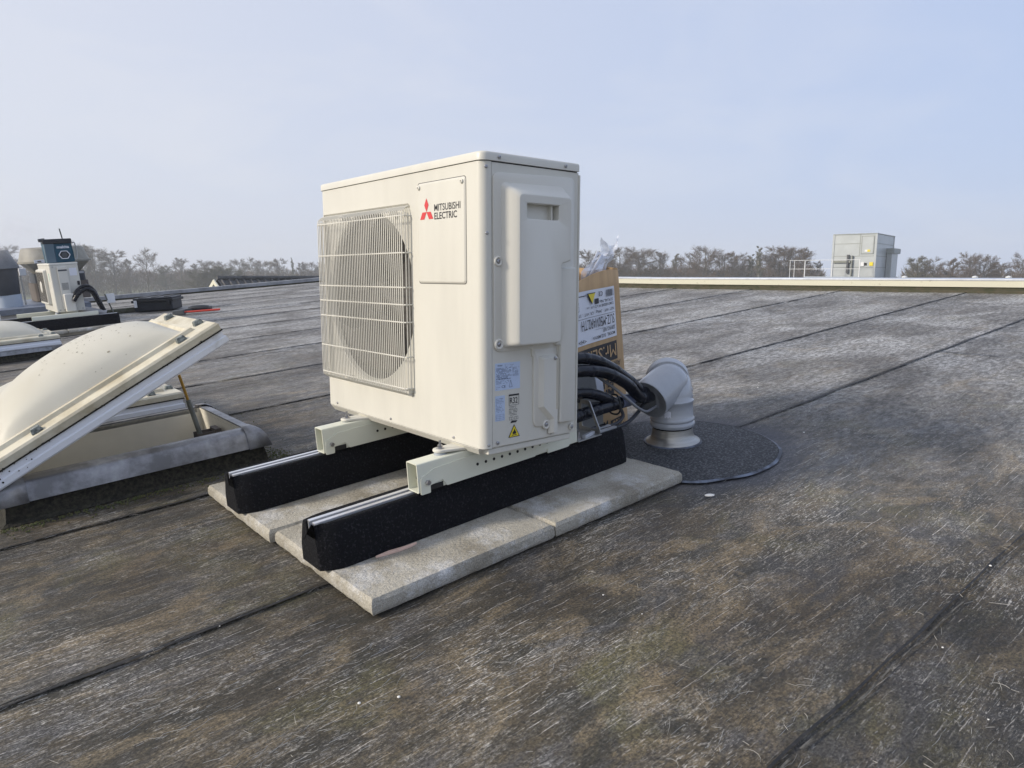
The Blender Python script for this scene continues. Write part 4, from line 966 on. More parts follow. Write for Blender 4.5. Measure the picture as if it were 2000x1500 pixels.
# ================================================================== skylights
def clamp(parent, p, R, s=1):
    b = MB(); p = Vector(p); V_ = [(-.017, -.013, 0), (.017, -.013, 0), (.017, .013, 0), (-.017, .013, 0), (-.012, -.010, .016), (.012, -.010, .016), (.012, .010, .016), (-.012, .010, .016)]
    b.add([p+R @ (Vector(v)*s) for v in V_], [(0, 3, 2, 1), (4, 5, 6, 7), (0, 1, 5, 4), (1, 2, 6, 5), (2, 3, 7, 6), (3, 0, 4, 7)])
    return b.build('clamp', M['clamp'], parent, bevel=.002)
def skylight(x0, x1, y0, y1, zc, opening, label, detail=True):
    """curb between x0..x1,y0..y1, zc high; lid hinged along x0"""
    T = thing('skylight', label, 'skylight', ((x0+x1)/2, (y0+y1)/2, 0), RF, 'skylights in a row along the roof')
    # upstand clad with mossy membrane, flared base
    def rc(i, z): return [Vector((x0+i, y0+i, z)), Vector((x1-i, y0+i, z)), Vector((x1-i, y1-i, z)), Vector((x0+i, y1-i, z))]
    b = MB(); w = .050
    b.loft([rc(-.022, .004), rc(-.006, .012), rc(.0, .05), rc(.004, zc-.04), rc(.006, zc-.024)], False, False)
    b.build('upstand', M['moss'], T, sharp=20)
    # shaft
    b = MB(); b.loft([rc(w, zc-.004), rc(w, -.25)], False, False); b.build('shaft', M['shaft'], T, bevel=.01)
    b = MB(); b.add(rc(w, -.249), [(0, 1, 2, 3)]); b.build('shaft_floor', M['shaft'], T)
    # metal flashing on top, down-turned outside
    b = MB(); sgn = 1
    b.loft([rc(-.010, zc-.062), rc(-.014, zc-.064), rc(-.006, zc-.030), rc(.004, zc-.012), rc(.012, zc-.006), rc(.020, zc-.004), rc(.028, zc+.000), rc(w-.006, zc+.001), rc(w, zc+.002), rc(w, zc-.02)], False, False)
    b.build('flashing', M['flash'], T, sharp=45)
    for (cx, cy) in ((x0, y0), (x1, y0), (x1, y1), (x0, y1)):    # corner pieces, standing proud
        sx = 1 if cx == x0 else -1; sy = 1 if cy == y0 else -1; c = MB(); l = .058; e = .003
        prof = [(-.020, zc-.068), (-.008, zc-.028), (.004, zc-.009), (.030, zc+.005), (.050, zc+.004)]
        A_ = [Vector((cx+sx*l, cy+sy*(i-e*.5), z+e)) for i, z in prof]; B_ = [Vector((cx+sx*(i-e*.5), cy+sy*(i-e*.5), z+e)) for i, z in prof]; C_ = [Vector((cx+sx*(i-e*.5), cy+sy*l, z+e)) for i, z in prof]
        c.loft([A_, B_, C_], False, False, close=False); oc = c.build('flashing_corner', M['flash'], T, sharp=50); md = oc.modifiers.new('s', 'SOLIDIFY'); md.thickness = .0015
    # lid, built closed then turned about its hinge
    hx, hz = x0-.035, zc-.034
    R = Matrix.Rotation(-opening, 3, 'Y'); hp = Vector((hx, 0, hz))
    def tr(p): p = Vector(p); return R @ (p-hp)+hp
    Lx0, Lx1, Ly0, Ly1 = x0-.03, x1+.010, y0-.015, y1+.015
    def rl(i, z): return [tr((Lx0+i, Ly0+i, z)), tr((Lx1-i, Ly0+i, z)), tr((Lx1-i, Ly1-i, z)), tr((Lx0+i, Ly1-i, z))]
    b = MB(); z0 = zc-.030
    b.loft([rl(.010, z0), rl(.004, z0), rl(.0, z0+.005), rl(.0, z0+.022), rl(.005, z0+.026), rl(.005, z0+.047), rl(.06, z0+.047), rl(.06, z0+.042), rl(.010, z0+.042), rl(.010, z0)], False, False); b.build('white_frame', M['white'], T, sharp=30)
    b = MB(); z1 = z0+.047
    b.loft([rl(.002, z1), rl(.0, z1+.022), rl(.005, z1+.029), rl(.060, z1+.033), rl(.066, z1+.045), rl(.078, z1+.047), rl(.088, z1+.040), rl(.092, z1+.036)], False, False); b.build('dome_flange', M['flange'], T, sharp=30)
    # dark joint between the flange and the frame
    b = MB(); b.loft([rl(.0005, z1-.003), rl(-.0006, z1-.002), rl(-.0006, z1+.001), rl(.0005, z1+.002)], False, False); b.build('mossy_joint', M['moss'], T)
    # dome
    n = 22; vs = []; a, c = Lx0+.088, Lx1-.088; d, e_ = Ly0+.088, Ly1-.088; zb = z1+.039; Hd = .118
    for i in range(n+1):
        for j in range(n+1):
            u, v = 2*i/n-1, 2*j/n-1
            f = ((1-abs(u)**2.2)*(1-abs(v)**2.2))**.62
            vs.append(tr((a+(c-a)*i/n, d+(e_-d)*j/n, zb+Hd*f)))
    b = MB(); b.add(vs, [(i*(n+1)+j, (i+1)*(n+1)+j, (i+1)*(n+1)+j+1, i*(n+1)+j+1) for i in range(n) for j in range(n)]); b.build('dome', M['dome'], T, sharp=70)
    for (px, py) in ((Lx1-.12, Ly0+.032), (Lx0+.20, Ly0+.032), (Lx1-.030, Ly0+.11), (Lx1-.030, Ly1-.16), (Lx1-.14, Ly1-.032), (Lx0+.2, Ly1-.032)):
        clamp(T, tr((px, py, z1+.031)), R)
    if detail:
        rg = random.Random(11); b = MB()           # lichen dots on the dome
        for k in range(110):
            u = min(.93, max(-.9, rg.gauss(.35, .33))); v = min(.9, max(-.93, rg.gauss(-.1, .45)))
            f = lambda u, v: ((1-abs(u)**2.2)*(1-abs(v)**2.2))**.62
            px, py = a+(c-a)*(u+1)/2, d+(e_-d)*(v+1)/2; pz = zb+Hd*f(u, v)
            h_ = .02; nx = -(f(min(u+h_, .99), v)-f(u-h_, v))/(2*h_)*Hd/((c-a)/2); ny_ = -(f(u, min(v+h_, .99))-f(u, v-h_))/(2*h_)*Hd/((e_-d)/2); nn = Vector((nx, ny_, 1)).normalized()
            t1 = nn.cross(Vector((0, 1, 0))).normalized(); t2 = nn.cross(t1); r = rg.uniform(.0009, .0030)*(1 if rg.random() < .9 else 1.6); c0 = Vector((px, py, pz))+nn*.0009
            b.add([tr(c0+(t1*cos(q*pi/4)*r*1.4+t2*sin(q*pi/4)*r*.8)*rg.uniform(.6, 1.1)) for q in range(8)], [tuple(range(8))])
        tag(b.build('lichen_spots', mat('dry_lichen', (.40, .36, .27), .9, var=.5, vscale=90), T), kind='stuff')
        b = MB()            # moss lumps along the joint and the low end of the frame
        for k in range(110):
            t = rg.random()**1.6; px = Lx0+(Lx1-Lx0)*t; r = rg.uniform(.0008, .0026)*(1.9 if t < .08 else 1)
            p = tr((px, Ly0-.0005, z1+rg.gauss(0, .002) if rg.random() < .75 or t > .2 else z0+.01+rg.random()*.03))
            b.lathe([(r*.7, -r*.6), (r, 0), (r*.6, r*.5)], p, 6, ax=(rg.uniform(-.4, .4), -1, .3))
        tag(b.build('moss_lumps', M['moss'], T), kind='stuff')
    return T, tr, (Lx0, Lx1, Ly0, Ly1, z0)
OPEN = radians(25.6)
SK, tr, LL = skylight(-.500, .258, 1.222, 1.815, .128, OPEN, 'open plastic dome skylight with its lid tilted up, left of the unit')
# opening strut inside
pa = Vector((.105, 1.60, .045)); pb = tr((.030+.02, 1.50, LL[4]+.0))
pa = Vector((.129, 1.50, .062)); pb = Vector((.086, 1.50, .312))
b = MB(); b.tube([pa, pa+(pb-pa)*.62], .0085, 14); b.build('strut_tube', M['strut_grey'], SK)
b = MB(); b.tube([pa+(pb-pa)*.60, pb], .0052, 12); b.build('strut_rod', M['brass'], SK)
b = MB(); b.box((.110, 1.475, .050), (.194, 1.479, .088)); b.box((.110, 1.525, .050), (.194, 1.529, .088)); b.box((.172, 1.47, .05), (.194, 1.535, .095)); b.build('strut_bracket', M['vent_brown'], SK, bevel=.001)
b = MB(); b.cyl((.118, 1.466, .055), (.118, 1.536, .055), .007, n=12); b.lathe([(.012, -.016), (.012, .014), (.009, .02)], pa, 14); b.cyl(pa, pa+Vector((.01, 0, -.035)), .005, n=10); b.build('strut_joint', M['strut_grey'], SK)
skylight(-.520, .215, 2.05, 2.66, .105, 0, 'closed dome skylight directly behind the open one', False)
skylight(-.520, .200, 5.24, 5.92, .120, 0, 'closed dome skylight farthest left, in front of the smaller cooling unit', False)

# ================================================================== second, smaller unit
yq = 7.02
slab(-.05, 6.75, .52, 1.35, 0, 'long grey slab under the smaller unit, left piece', z=.026, h=.030, grp='grey slabs under the smaller unit', seed=8)
slab(.475, 6.75, .55, 1.35, 0, 'long grey slab under the smaller unit, right piece', z=.026, h=.030, grp='grey slabs under the smaller unit', seed=9)
b = MB(); b.box((-.15, 6.77, .006), (.98, 8.2, .030)); tag(b.build('base_board', mat('pale_tan_board', (.36, .32, .24), .8, var=.3, vscale=5)), 'pale tan board beneath the slabs of the smaller unit', 'board')
rubber_foot(-.04, 6.88, .060, 'black rubber foot in front under the smaller unit', 'rubber feet of the smaller unit', emboss=False)
rubber_foot(-.06, 7.50, .060, 'black rubber foot behind under the smaller unit', 'rubber feet of the smaller unit', emboss=False)
beam(.22, .78, 6.90, .168, 'small pale beam in front under the smaller unit', 'pale beams under the smaller unit', det=False, h=.040)
beam(.16, .72, 7.52, .168, 'small pale beam at the back under the smaller unit', 'pale beams under the smaller unit', det=False, h=.040)
V0 = Vector((.445, yq-.02, .222))
U2F = RF @ Matrix.Translation(V0)
T2 = thing('air_conditioner_outdoor_unit', 'smaller cream outdoor unit at the far left carrying a radio', 'air conditioner', (0, 0, 0), U2F)
w2, d2, h2 = .78, .245, .475
b = MB(); p_ = rpoly([(0, 0), (d2, 0), (d2, w2), (0, w2)], [.02, .006, .006, .02], 5); b.loft([V(p_, 0), V(p_, h2-.02)], True, True); b.build('casing', M['cream'], T2, sharp=50)
p_ = inset(p_, -.003); b = MB(); b.loft([V(p_, h2-.018), V(p_, h2-.004), V(inset(p_, .004), h2)], True, True); b.build('top_lid', M['cream'], T2, sharp=50)
b = MB(); b.loft([A(rpoly(rect(.22, .06, .76, .42), .02, 5), -.0015), A(rpoly(rect(.23, .07, .75, .41), .02, 5), -.03)], False, True); b.build('fan_guard', M['cream_plastic'], T2, bevel=.004)
b = MB()
for i in range(15): b.box((-.0315, .25+i*.033, .09), (-.0302, .266+i*.033, .39))
b.build('guard_openings', M['fan'], T2)
b = MB(); b.lathe([(.06, 0), (.055, .004)], (-.033, .49, .24), 24, ax=(-1, 0, 0)); b.build('fan_hub_cover', M['cream_plastic'], T2)
b = MB(); b.loft([S3(rpoly(rect(.060, .02, .150, .440), .012, 4), -.0005), S3(rpoly(rect(.064, .026, .146, .435), .012, 4), -.022)], False, True); b.build('side_cover', M['cream_plastic'], T2, bevel=.004)
b = MB(); b.loft([S3(rpoly(rect(.072, -.004, .165, .175), .012, 4), -.018), S3(rpoly(rect(.076, .002, .160, .172), .012, 4), -.062)], True, True); b.build('pipe_cover', M['cream_plastic'], T2, bevel=.006)
b = MB(); b.box((.068, -.0235, .395), (.142, -.0215, .410)); 
for i in range(7): b.box((.078, -.0235, .215+i*.010), (.135, -.0215, .219+i*.010))
b.build('vent_slots', M['vent_dark'], T2)
b = MB(); b.box((.165, -.0015, .345), (.228, 0, .42)); b.build('rating_label', M['label_white'], T2)
b = MB(); b.box((.215, -.0018, .25), (.238, 0, .29)); b.build('printed_marks', M['ink'], T2)
b = MB(); b.add([(.218, -.002, .21), (.236, -.002, .21), (.227, -.002, .24)], [(0, 1, 2)]); b.build('warning_triangle', M['yellow'], T2)
b = MB(); b.box((-.0025, .075, .30), (0, .13, .38)); b.build('energy_label', mat('green_white_label', (.35, .55, .42), .5, var=.6, col2=(.7, .72, .7), vscale=30), T2)
for x, z in ((.03, .02), (.225, .02), (.03, .44)): screw(T2, (x, -.0005, z), (0, -1, 0), .006)
for x, y in ((.02, .12), (.22, .12), (.02, .62), (.22, .62)):
    dm = MB(); dm.lathe([(.028, -.024), (.02, -.006), (.02, .001)], (x, y, 0), 16); dm.build('damper_foot', M['grey_rubber'], T2)
q = lambda x, y, z: V0+Vector((x, y, z))
for i, (dz, dy) in enumerate(((0, 0), (-.035, .02), (-.03, -.03))):
    hose('insulated_hose', [q(.145, -.045+dy, .13+dz), q(.20, -.05+dy, .20+dz), q(.27, -.04+dy, .235+dz), q(.33, -.02+dy, .20+dz), q(.37, 0+dy, .10+dz), q(.405, .02+dy, -.03), q(.415, .03+dy, -.10)], .020, M['hose'],
         ('uppermost black hose arching out of the smaller unit', 'middle black hose arching out of the smaller unit', 'foremost black hose arching out of the smaller unit')[i], 'hose', 'black hoses of the smaller unit')
b = MB(); b.tube([q(.20, .05, .015), q(.42, -.02, -.05)], .028, 16); tag(b.build('grey_pipe', M['wall_grey'], base=tuple(q(.3, 0, 0))), 'short light grey pipe beside the smaller unit', 'pipe')
T = thing('folding_arm', 'folding grey metal arm with a white plate, at the end of the smaller unit\'s foot', 'bracket', q(.50, .1, -.06))
b = MB(); b.tube([q(.44, .03, .135), q(.50, .08, -.055)], .007, 8); b.tube([q(.47, .0, -.075), q(.54, .1, -.075)], .008, 8); b.build('arm', M['strut_grey'], T)
b = MB(); b.box(q(.455, .04, .04), q(.53, .055, .135)); b.build('white_plate', M['white_paint'], T, bevel=.004)

# radio on the smaller unit
RB = q(.015, .10, h2)
TR = thing('jobsite_radio', 'dark teal jobsite radio with antenna on top of the smaller unit', 'radio', RB)
b = MB(); rw, rd_, rh_ = .235, .17, .235
pr_ = rpoly([(0, 0), (rw, 0), (rw+.0, .10), (rw-.012, rh_), (-.012, rh_), (-.006, .1)], .014, 4)
rz = lambda p, y: RB+Vector((p[0], y, p[1]))
b.loft([[rz(p, .012) for p in inset(pr_, .012)], [rz(p, 0) for p in pr_] if 0 else [rz(p, .0) for p in inset(pr_, .004)], [rz(p, rd_) for p in pr_]], True, True); b.build('casing', M['teal'], TR, bevel=.006)
b = MB(); b.box(rz((-.016, .185), -.012), rz((rw-.008, .19), -.0) if 0 else rz((rw-.004, .232), .10)); b.build('top_band', M['plastic_dark'], TR, bevel=.008)
b = MB(); b.box(rz((-.01, -.002), -.006), rz((.075, .20), .05)); b.build('grey_bumper', mat('dull_blue_grey', (.10, .15, .19), .5), TR, bevel=.01)
b = MB(); hx = [(.115+.052*cos(t)*1.0, .075+.046*sin(t)) for t in [pi/6*0+2*pi*k/6 for k in range(6)]]; hx = rpoly(hx, .012, 3); hi = rpoly([(.115+.044*cos(t), .075+.038*sin(t)) for t in [2*pi*k/6 for k in range(6)]], .01, 3)
hx = [(p[0]+.035, p[1]) for p in hx]; hi = [(p[0]+.035, p[1]) for p in hi]
b.loft([[rz(p, -.004) for p in hx], [rz(p, -.012) for p in hx], [rz(p, -.012) for p in hi], [rz(p, -.004) for p in hi]], False, False); b.build('speaker_frame', M['label_white'], TR)
b = MB(); b.loft([[rz(p, -.006) for p in hi]], True, False) if 0 else b.add([rz(p, -.0075) for p in hi], [tuple(range(len(hi)))]); b.build('speaker_grille', M['plastic_black'], TR)
b = MB(); b.lathe([(.026, 0), (.014, -.004), (.012, .004)], rz((.150, .075), -.009), 20, ax=(0, -1, 0)); b.build('speaker_cone', M['vent_dark'], TR)
b = MB(); text(b, 't', 'makita', .095, .138, .105, .028, RB+Vector((0, -.009, 0)), (1, 0, 0), (0, 0, 1), 0, TR, bold=.03); b.build('lettering', M['label_white'], TR)
b = MB(); b.tube([rz((.165, .225), .05), rz((.155, .33), .055)], .0055, 8); b.build('antenna', M['plastic_black'], TR)
b = MB(); b.tube(spline([rz((rw, .19), .02), rz((rw+.022, .185), .02), rz((rw+.028, .10), .02), rz((rw+.018, .03), .02), rz((rw, .03), .02)], 5), .006, 8); b.build('side_handle', M['zinc'], TR)
b = MB(); b.tube([rz((-.045, .222), .02), rz((.01, .228), .02)], .016, 12); b.build('carry_handle', M['vent_dark'], TR)

# ================================================================== raised curb with roof fans
T = thing('raised_plinth', 'low pale grey plinth with blue-grey coping behind the smaller unit', 'plinth', (0, 8.05, 0))
b = MB(); b.box((-2.2, 8.05, .004), (.86, 9.9, .175)); b.build('wall', M['wall_grey'], T)
b = MB(); b.box((-2.25, 8.01, .175), (.91, 9.95, .238)); b.build('coping', M['coping'], T, bevel=.006)
b = MB(); b.box((-.02, 7.6, .006), (.03, 7.65, .22)); tag(b.build('white_post', M['white_paint'], bevel=.004), 'short white post at the left picture edge by the plinth', 'post')
T = thing('exhaust_pipe', 'round dark grey exhaust pipe with conical cap at the left picture edge', 'exhaust pipe', (.17, 8.5, .238))
b = MB(); b.lathe([(.125, .238), (.125, .375)], (.20, 8.5, 0), 32); b.build('light_sleeve', M['light_blue'], T)
b = MB(); b.lathe([(.125, .372), (.135, .38), (.148, .62), (.152, .655), (.145, .66)], (.185, 8.5, 0), 32); b.build('duct', M['vent_dark'], T, sharp=50)
b = MB(); b.lathe([(.15, .655), (.175, .662), (.17, .69), (.13, .77), (.105, .83), (.10, .86), (.0, .865)], (.185, 8.5, 0), 32); b.build('cap', M['vent_grey'], T, sharp=50)
T = thing('roof_fan', 'big weathered beige roof fan hood standing behind the radio', 'roof fan', (.83, 9.25, .238))
b = MB()
def sq(c, wx, z): return [Vector((c[0]+wx*a_, c[1]+wx*b_, z)) for a_, b_ in rpoly([(-1, -1), (1, -1), (1, 1), (-1, 1)], .25, 3)]
c_ = (.80, 9.25)
b.loft([sq(c_, .29, .245), sq(c_, .29, .46)], True, True); b.build('base_box', M['vent_brown'], T)
b = MB(); b.loft([sq(c_, .27, .46), sq(c_, .27, .575)]); b.build('dark_band', M['plastic_dark'], T)
b = MB()
for i in range(7): b.box((.55+i*.075, c_[1]-.273, .545), (.60+i*.075, c_[1]-.271, .57))
b.build('band_brackets', M['wall_grey'], T)
b = MB(); b.loft([sq(c_, .23, .575), sq(c_, .34, .695)]); b.build('lower_cone', M['vent_beige'], T)
b = MB(); b.lathe([(.36, .69), (.40, .695), (.40, .715), (.375, .72), (.33, .865), (.31, .88), (.0, .885)], (c_[0], c_[1], 0), 40); b.build('hood', M['vent_beige'], T, sharp=30)
b = MB(); b.box((.545, 8.86, .695), (.65, 8.875, .735)); b.build('bracket_plate', M['white_paint'], T, bevel=.003)
b = MB(); b.box((.58, 8.85, .708), (.615, 8.86, .722)); b.build('latch', M['vent_brown'], T)
T = thing('roof_switch', 'small white switch box fixed between exhaust pipe and roof fan', 'switch box', (.40, 8.7, .238))
b = MB(); b.box((.365, 8.7, .57), (.43, 8.75, .65)); b.build('box', M['white_paint'], T, bevel=.004)
b = MB(); b.box((.36, 8.72, .238), (.38, 8.74, .57)); b.build('post', M['zinc'], T)

# steam drifting from the exhaust
sm = MB(); sm.lathe([(.02, -.42), (.35, -.34), (.62, -.1), (.66, .1), (.45, .35), (.02, .46)], (0, 0, 0), 20)
so_ = sm.build('steam', M['film'], base=(0, 0, 0)); so_.matrix_world = RF @ Matrix.Translation((.30, 8.35, 1.0)) @ Matrix.Diagonal((1.0, .42, .75, 1))
mv = bpy.data.materials.new('steam_volume'); mv.use_nodes = True; nt_ = mv.node_tree; nt_.nodes.clear()
o_m = nt_.nodes.new('ShaderNodeOutputMaterial'); pv = nt_.nodes.new('ShaderNodeVolumePrincipled'); nt_.links.new(pv.outputs[0], o_m.inputs['Volume'])
pv.inputs['Color'].default_value = (.95, .96, 1, 1)
tcv = nt_.nodes.new('ShaderNodeTexCoord'); nv_ = nt_.nodes.new('ShaderNodeTexNoise'); nv_.inputs['Scale'].default_value = 3.2; nv_.inputs['Detail'].default_value = 3; nt_.links.new(tcv.outputs['Object'], nv_.inputs[0])
gr = nt_.nodes.new('ShaderNodeVectorMath'); gr.operation = 'LENGTH'; nt_.links.new(tcv.outputs['Object'], gr.inputs[0])
m1 = nt_.nodes.new('ShaderNodeMapRange'); m1.inputs[1].default_value = .45; m1.inputs[2].default_value = .7; m1.inputs[3].default_value = 0; m1.inputs[4].default_value = 5; nt_.links.new(nv_.outputs[0], m1.inputs[0])
m2 = nt_.nodes.new('ShaderNodeMapRange'); m2.inputs[1].default_value = .12; m2.inputs[2].default_value = .48; m2.inputs[3].default_value = 1; m2.inputs[4].default_value = 0; nt_.links.new(gr.outputs['Value'], m2.inputs[0])
m3 = nt_.nodes.new('ShaderNodeMath'); m3.operation = 'MULTIPLY'; nt_.links.new(m1.outputs[0], m3.inputs[0]); nt_.links.new(m2.outputs[0], m3.inputs[1]); nt_.links.new(m3.outputs[0], pv.inputs['Density'])
so_.data.materials.clear(); so_.data.materials.append(mv)
tag(so_, 'thin white steam drifting over the exhaust pipe and roof fan', 'steam', kind='stuff')

# ================================================================== tools on the roof
TB = Vector((1.80, 8.82, .006)); tu = Vector((.80, -.60, 0)); tv = Vector((.60, .80, 0))
T = thing('toolbox', 'black plastic toolbox lying on the roof left of the unit', 'toolbox', TB)
def tb(u, v, z): return TB+tu*u+tv*v+Vector((0, 0, z))
def tbox(u0, v0, z0, u1, v1, z1): 
    b = MB(); b.add([tb(u0, v0, z0), tb(u1, v0, z0), tb(u1, v1, z0), tb(u0, v1, z0), tb(u0, v0, z1), tb(u1, v0, z1), tb(u1, v1, z1), tb(u0, v1, z1)], [(0, 3, 2, 1), (4, 5, 6, 7), (0, 1, 5, 4), (1, 2, 6, 5), (2, 3, 7, 6), (3, 0, 4, 7)]); return b
tbox(-.24, -.16, .004, .24, .16, .125).build('body', M['plastic_dark'], T, bevel=.015)
tbox(-.26, -.18, .118, .26, .18, .150).build('rim', M['plastic_black'], T, bevel=.008)
tbox(-.245, -.165, .148, .245, .165, .175).build('lid', M['plastic_dark'], T, bevel=.012)
for u in (-.16, 0, .16): tbox(u-.03, -.12, .173, u+.03, .12, .183).build('lid_rib', M['plastic_black'], T, bevel=.005)
for u in (-.205, .205): tbox(u-.018, -.19, .06, u+.018, -.178, .15).build('latch', M['white_paint'] if u < 0 else M['plastic_black'], T, bevel=.003)
DB = Vector((1.86, 7.72, .006)); du_ = Vector((.80, -.60, 0))
T = thing('cordless_drill', 'dark cordless drill lying on the roof in front of the toolbox', 'drill', DB)
dq = lambda u, v, z: DB+du_*u+Vector((.6, .8, 0))*v+Vector((0, 0, z))
b = MB(); b.tube([dq(-.02, .06, .05), dq(.03, .06, .055), dq(.10, .06, .055), dq(.16, .06, .055), dq(.21, .06, .052)], [.028, .036, .038, .036, .030], 14); b.build('motor_body', M['plastic_dark'], T)
b = MB(); b.tube([dq(.02, .04, .04), dq(-.05, -.02, .035), dq(-.10, -.06, .035)], [.026, .022, .026], 12); b.build('grip', M['plastic_black'], T)
b = MB(); b.add([dq(-.16, -.11, .0), dq(-.02, -.11, .0), dq(-.02, -.04, .0), dq(-.16, -.04, .0), dq(-.155, -.105, .055), dq(-.03, -.105, .06), dq(-.03, -.045, .06), dq(-.155, -.045, .055)], [(0, 3, 2, 1), (4, 5, 6, 7), (0, 1, 5, 4), (1, 2, 6, 5), (2, 3, 7, 6), (3, 0, 4, 7)]); b.build('battery', mat('grey_plastic', (.09, .095, .10), .5), T, bevel=.008)
b = MB(); b.tube([dq(.20, .06, .052), dq(.245, .06, .052)], [.026, .022], 14); b.build('chuck', M['vent_dark'], T)
T = thing('red_pliers', 'long red handled tool lying beside the drill', 'hand tool', dq(.1, -.05, 0))
for dv in (-.008, .010):
    b = MB(); b.tube(spline([dq(-.04, -.07, .03), dq(.10, -.06+dv, .03), dq(.25, -.03+dv*2.2, .03), dq(.36, -.01+dv*1.6, .03)], 4), .011, 8); b.build('handle', M['redpl'], T)
b = MB(); b.tube([dq(-.09, -.075, .03), dq(-.03, -.068, .03)], [.012, .02], 8); b.build('jaw', M['strut_grey'], T)
b = MB(); b.box((1.10, 8.96, .006), (1.62, 9.06, .062)); o = b.build('timber_batten', M['wood_moss'], bevel=.006); tag(o, 'mossy timber batten lying on the roof left of the toolbox', 'timber')
b = MB(); b.box((.62, 5.55, .004), (.86, 5.75, .035)); b.box((.50, 5.45, .004), (.66, 5.60, .02)); o = b.build('moss_clump', M['wood_moss'], bevel=.012); tag(o, 'mossy debris clump on the roof in front of the smaller unit', 'moss')
# moss around the skylights
b = MB(); rg = random.Random(4)
for k in range(1500):
    s_ = rg.random()
    if k % 3 == 0: px, py = .27+rg.expovariate(9)*.25, 1.30+rg.random()*1.4
    elif k % 3 == 1: px, py = -.55+rg.random()*.85, 1.185-rg.expovariate(12)*.25
    else: px, py = rg.choice(((.30+rg.gauss(0, .03), 1.24+rg.gauss(0, .06)), (.27+rg.gauss(0, .03), 2.0+rg.gauss(0, .1))))
    if -.03 < px < 1.03 and py < 1.02: continue
    r = rg.uniform(.001, .0038); b.lathe([(r, -.001), (r*.8, r*.6), (r*.2, r)], (px, py, .0058), 5)
tag(b.build('moss_cushions', mat('green_moss', (.055, .07, .02), .95, var=.6, col2=(.10, .09, .04), vscale=40)), 'green moss growing at the foot of the skylights', 'moss', kind='stuff')

# ================================================================== surroundings
def wpt(px, dist, z):      # ground position in direction px of the photograph at a distance
    a = YAW-atan2(px-1000, 1378.57); return Vector((CAM.x+dist*cos(a), CAM.y+dist*sin(a), z))
def hgt(px, py, dist):     # world height seen at (px,py) at that distance
    sx = (px-1000)/1378.57; k = (750-py)/1378.57
    d = fwd+rgt*sx+upv*k; return CAM.z+d.z/sqrt(d.x**2+d.y**2)*dist

# neighbour roof with white edge at the left
T = thing('neighbour_building', 'low building with white flat roof edge beyond the left roof edge', 'building', (-3, 17, -4.3), ID)
b = MB(); b.box((-9, 15.2, -4.3), (4.2, 24, -.36)); b.build('wall', M['wall_grey'], T)
b = MB(); b.box((-9.1, 15.1, -.36), (4.3, 24.1, -.12)); b.build('roof_edge', M['white_paint'], T)
# tiled gable roof
T = thing('tiled_house', 'house with dark tiled gable roof and cream barge boards beyond the roof edge', 'house', (12, 35, -4.3), ID)
ra = wpt(430, 36, hgt(430, 546, 36)); rb_ = wpt(640, 36, hgt(640, 546, 36)); dirr = (rb_-ra); dirr.z = 0; dirr.normalize(); dirr.rotate(Matrix.Rotation(radians(24), 3, 'Z')); ra.z = hgt(430, 546, 36); rb_ = ra+dirr*9
nrm = Vector((dirr.y, -dirr.x, 0)); 
if nrm.dot(CAM-ra) < 0: nrm = -nrm
e0, e1 = ra+nrm*2.6+Vector((0, 0, -1.5)), rb_+nrm*2.6+Vector((0, 0, -1.5)); f0, f1 = ra-nrm*2.6+Vector((0, 0, -1.5)), rb_-nrm*2.6+Vector((0, 0, -1.5))
b = MB(); b.add([ra, rb_, e1, e0, f1, f0], [(0, 1, 2, 3), (1, 0, 5, 4)]); b.build('roof', M['tile'], T)
b = MB(); nt2 = 26
for i in range(nt2):
    a_ = ra.lerp(rb_, (i+.5)/nt2); c2 = e0.lerp(e1, (i+.5)/nt2); b.tube([a_+Vector((0, 0, .03)), c2+Vector((0, 0, .03))], .055, 5)
b.build('tile_rows', M['tile'], T)
b = MB(); b.tube([ra+Vector((0, 0, .07)), rb_+Vector((0, 0, .07))], .10, 8); b.build('ridge', M['tile'], T)
b = MB()
for q_ in (e0, f0):
    o1 = ra-dirr*.12; o2 = q_-dirr*.12; b.add([o1+Vector((0, 0, .0)), o2, o2-Vector((0, 0, .22)), o1-Vector((0, 0, .22)), o1-dirr*.06, o2-dirr*.06, o2-dirr*.06-Vector((0, 0, .22)), o1-dirr*.06-Vector((0, 0, .22))], [(0, 1, 2, 3), (4, 5, 6, 7), (0, 1, 5, 4), (2, 3, 7, 6), (0, 3, 7, 4), (1, 2, 6, 5)])
b.build('barge_board', M['barge'], T)
b = MB(); g0, g1, g2_, g3 = [p+Vector((0, 0, -.1)) for p in (e0, f0, f1, e1)]; 
b.add([p.lerp(q3, .06) for p, q3 in ((e0, f0), (f0, e0), (f1, e1), (e1, f1))]+[Vector((p.x, p.y, -4.3)) for p in (e0.lerp(f0, .06), f0.lerp(e0, .06), f1.lerp(e1, .06), e1.lerp(f1, .06))], [(0, 1, 5, 4), (1, 2, 6, 5), (2, 3, 7, 6), (3, 0, 4, 7)])
b.add([ra-Vector((0, 0, .12)), e0.lerp(f0, .06), f0.lerp(e0, .06)], [(0, 1, 2)]); b.build('wall', M['vent_brown'], T)

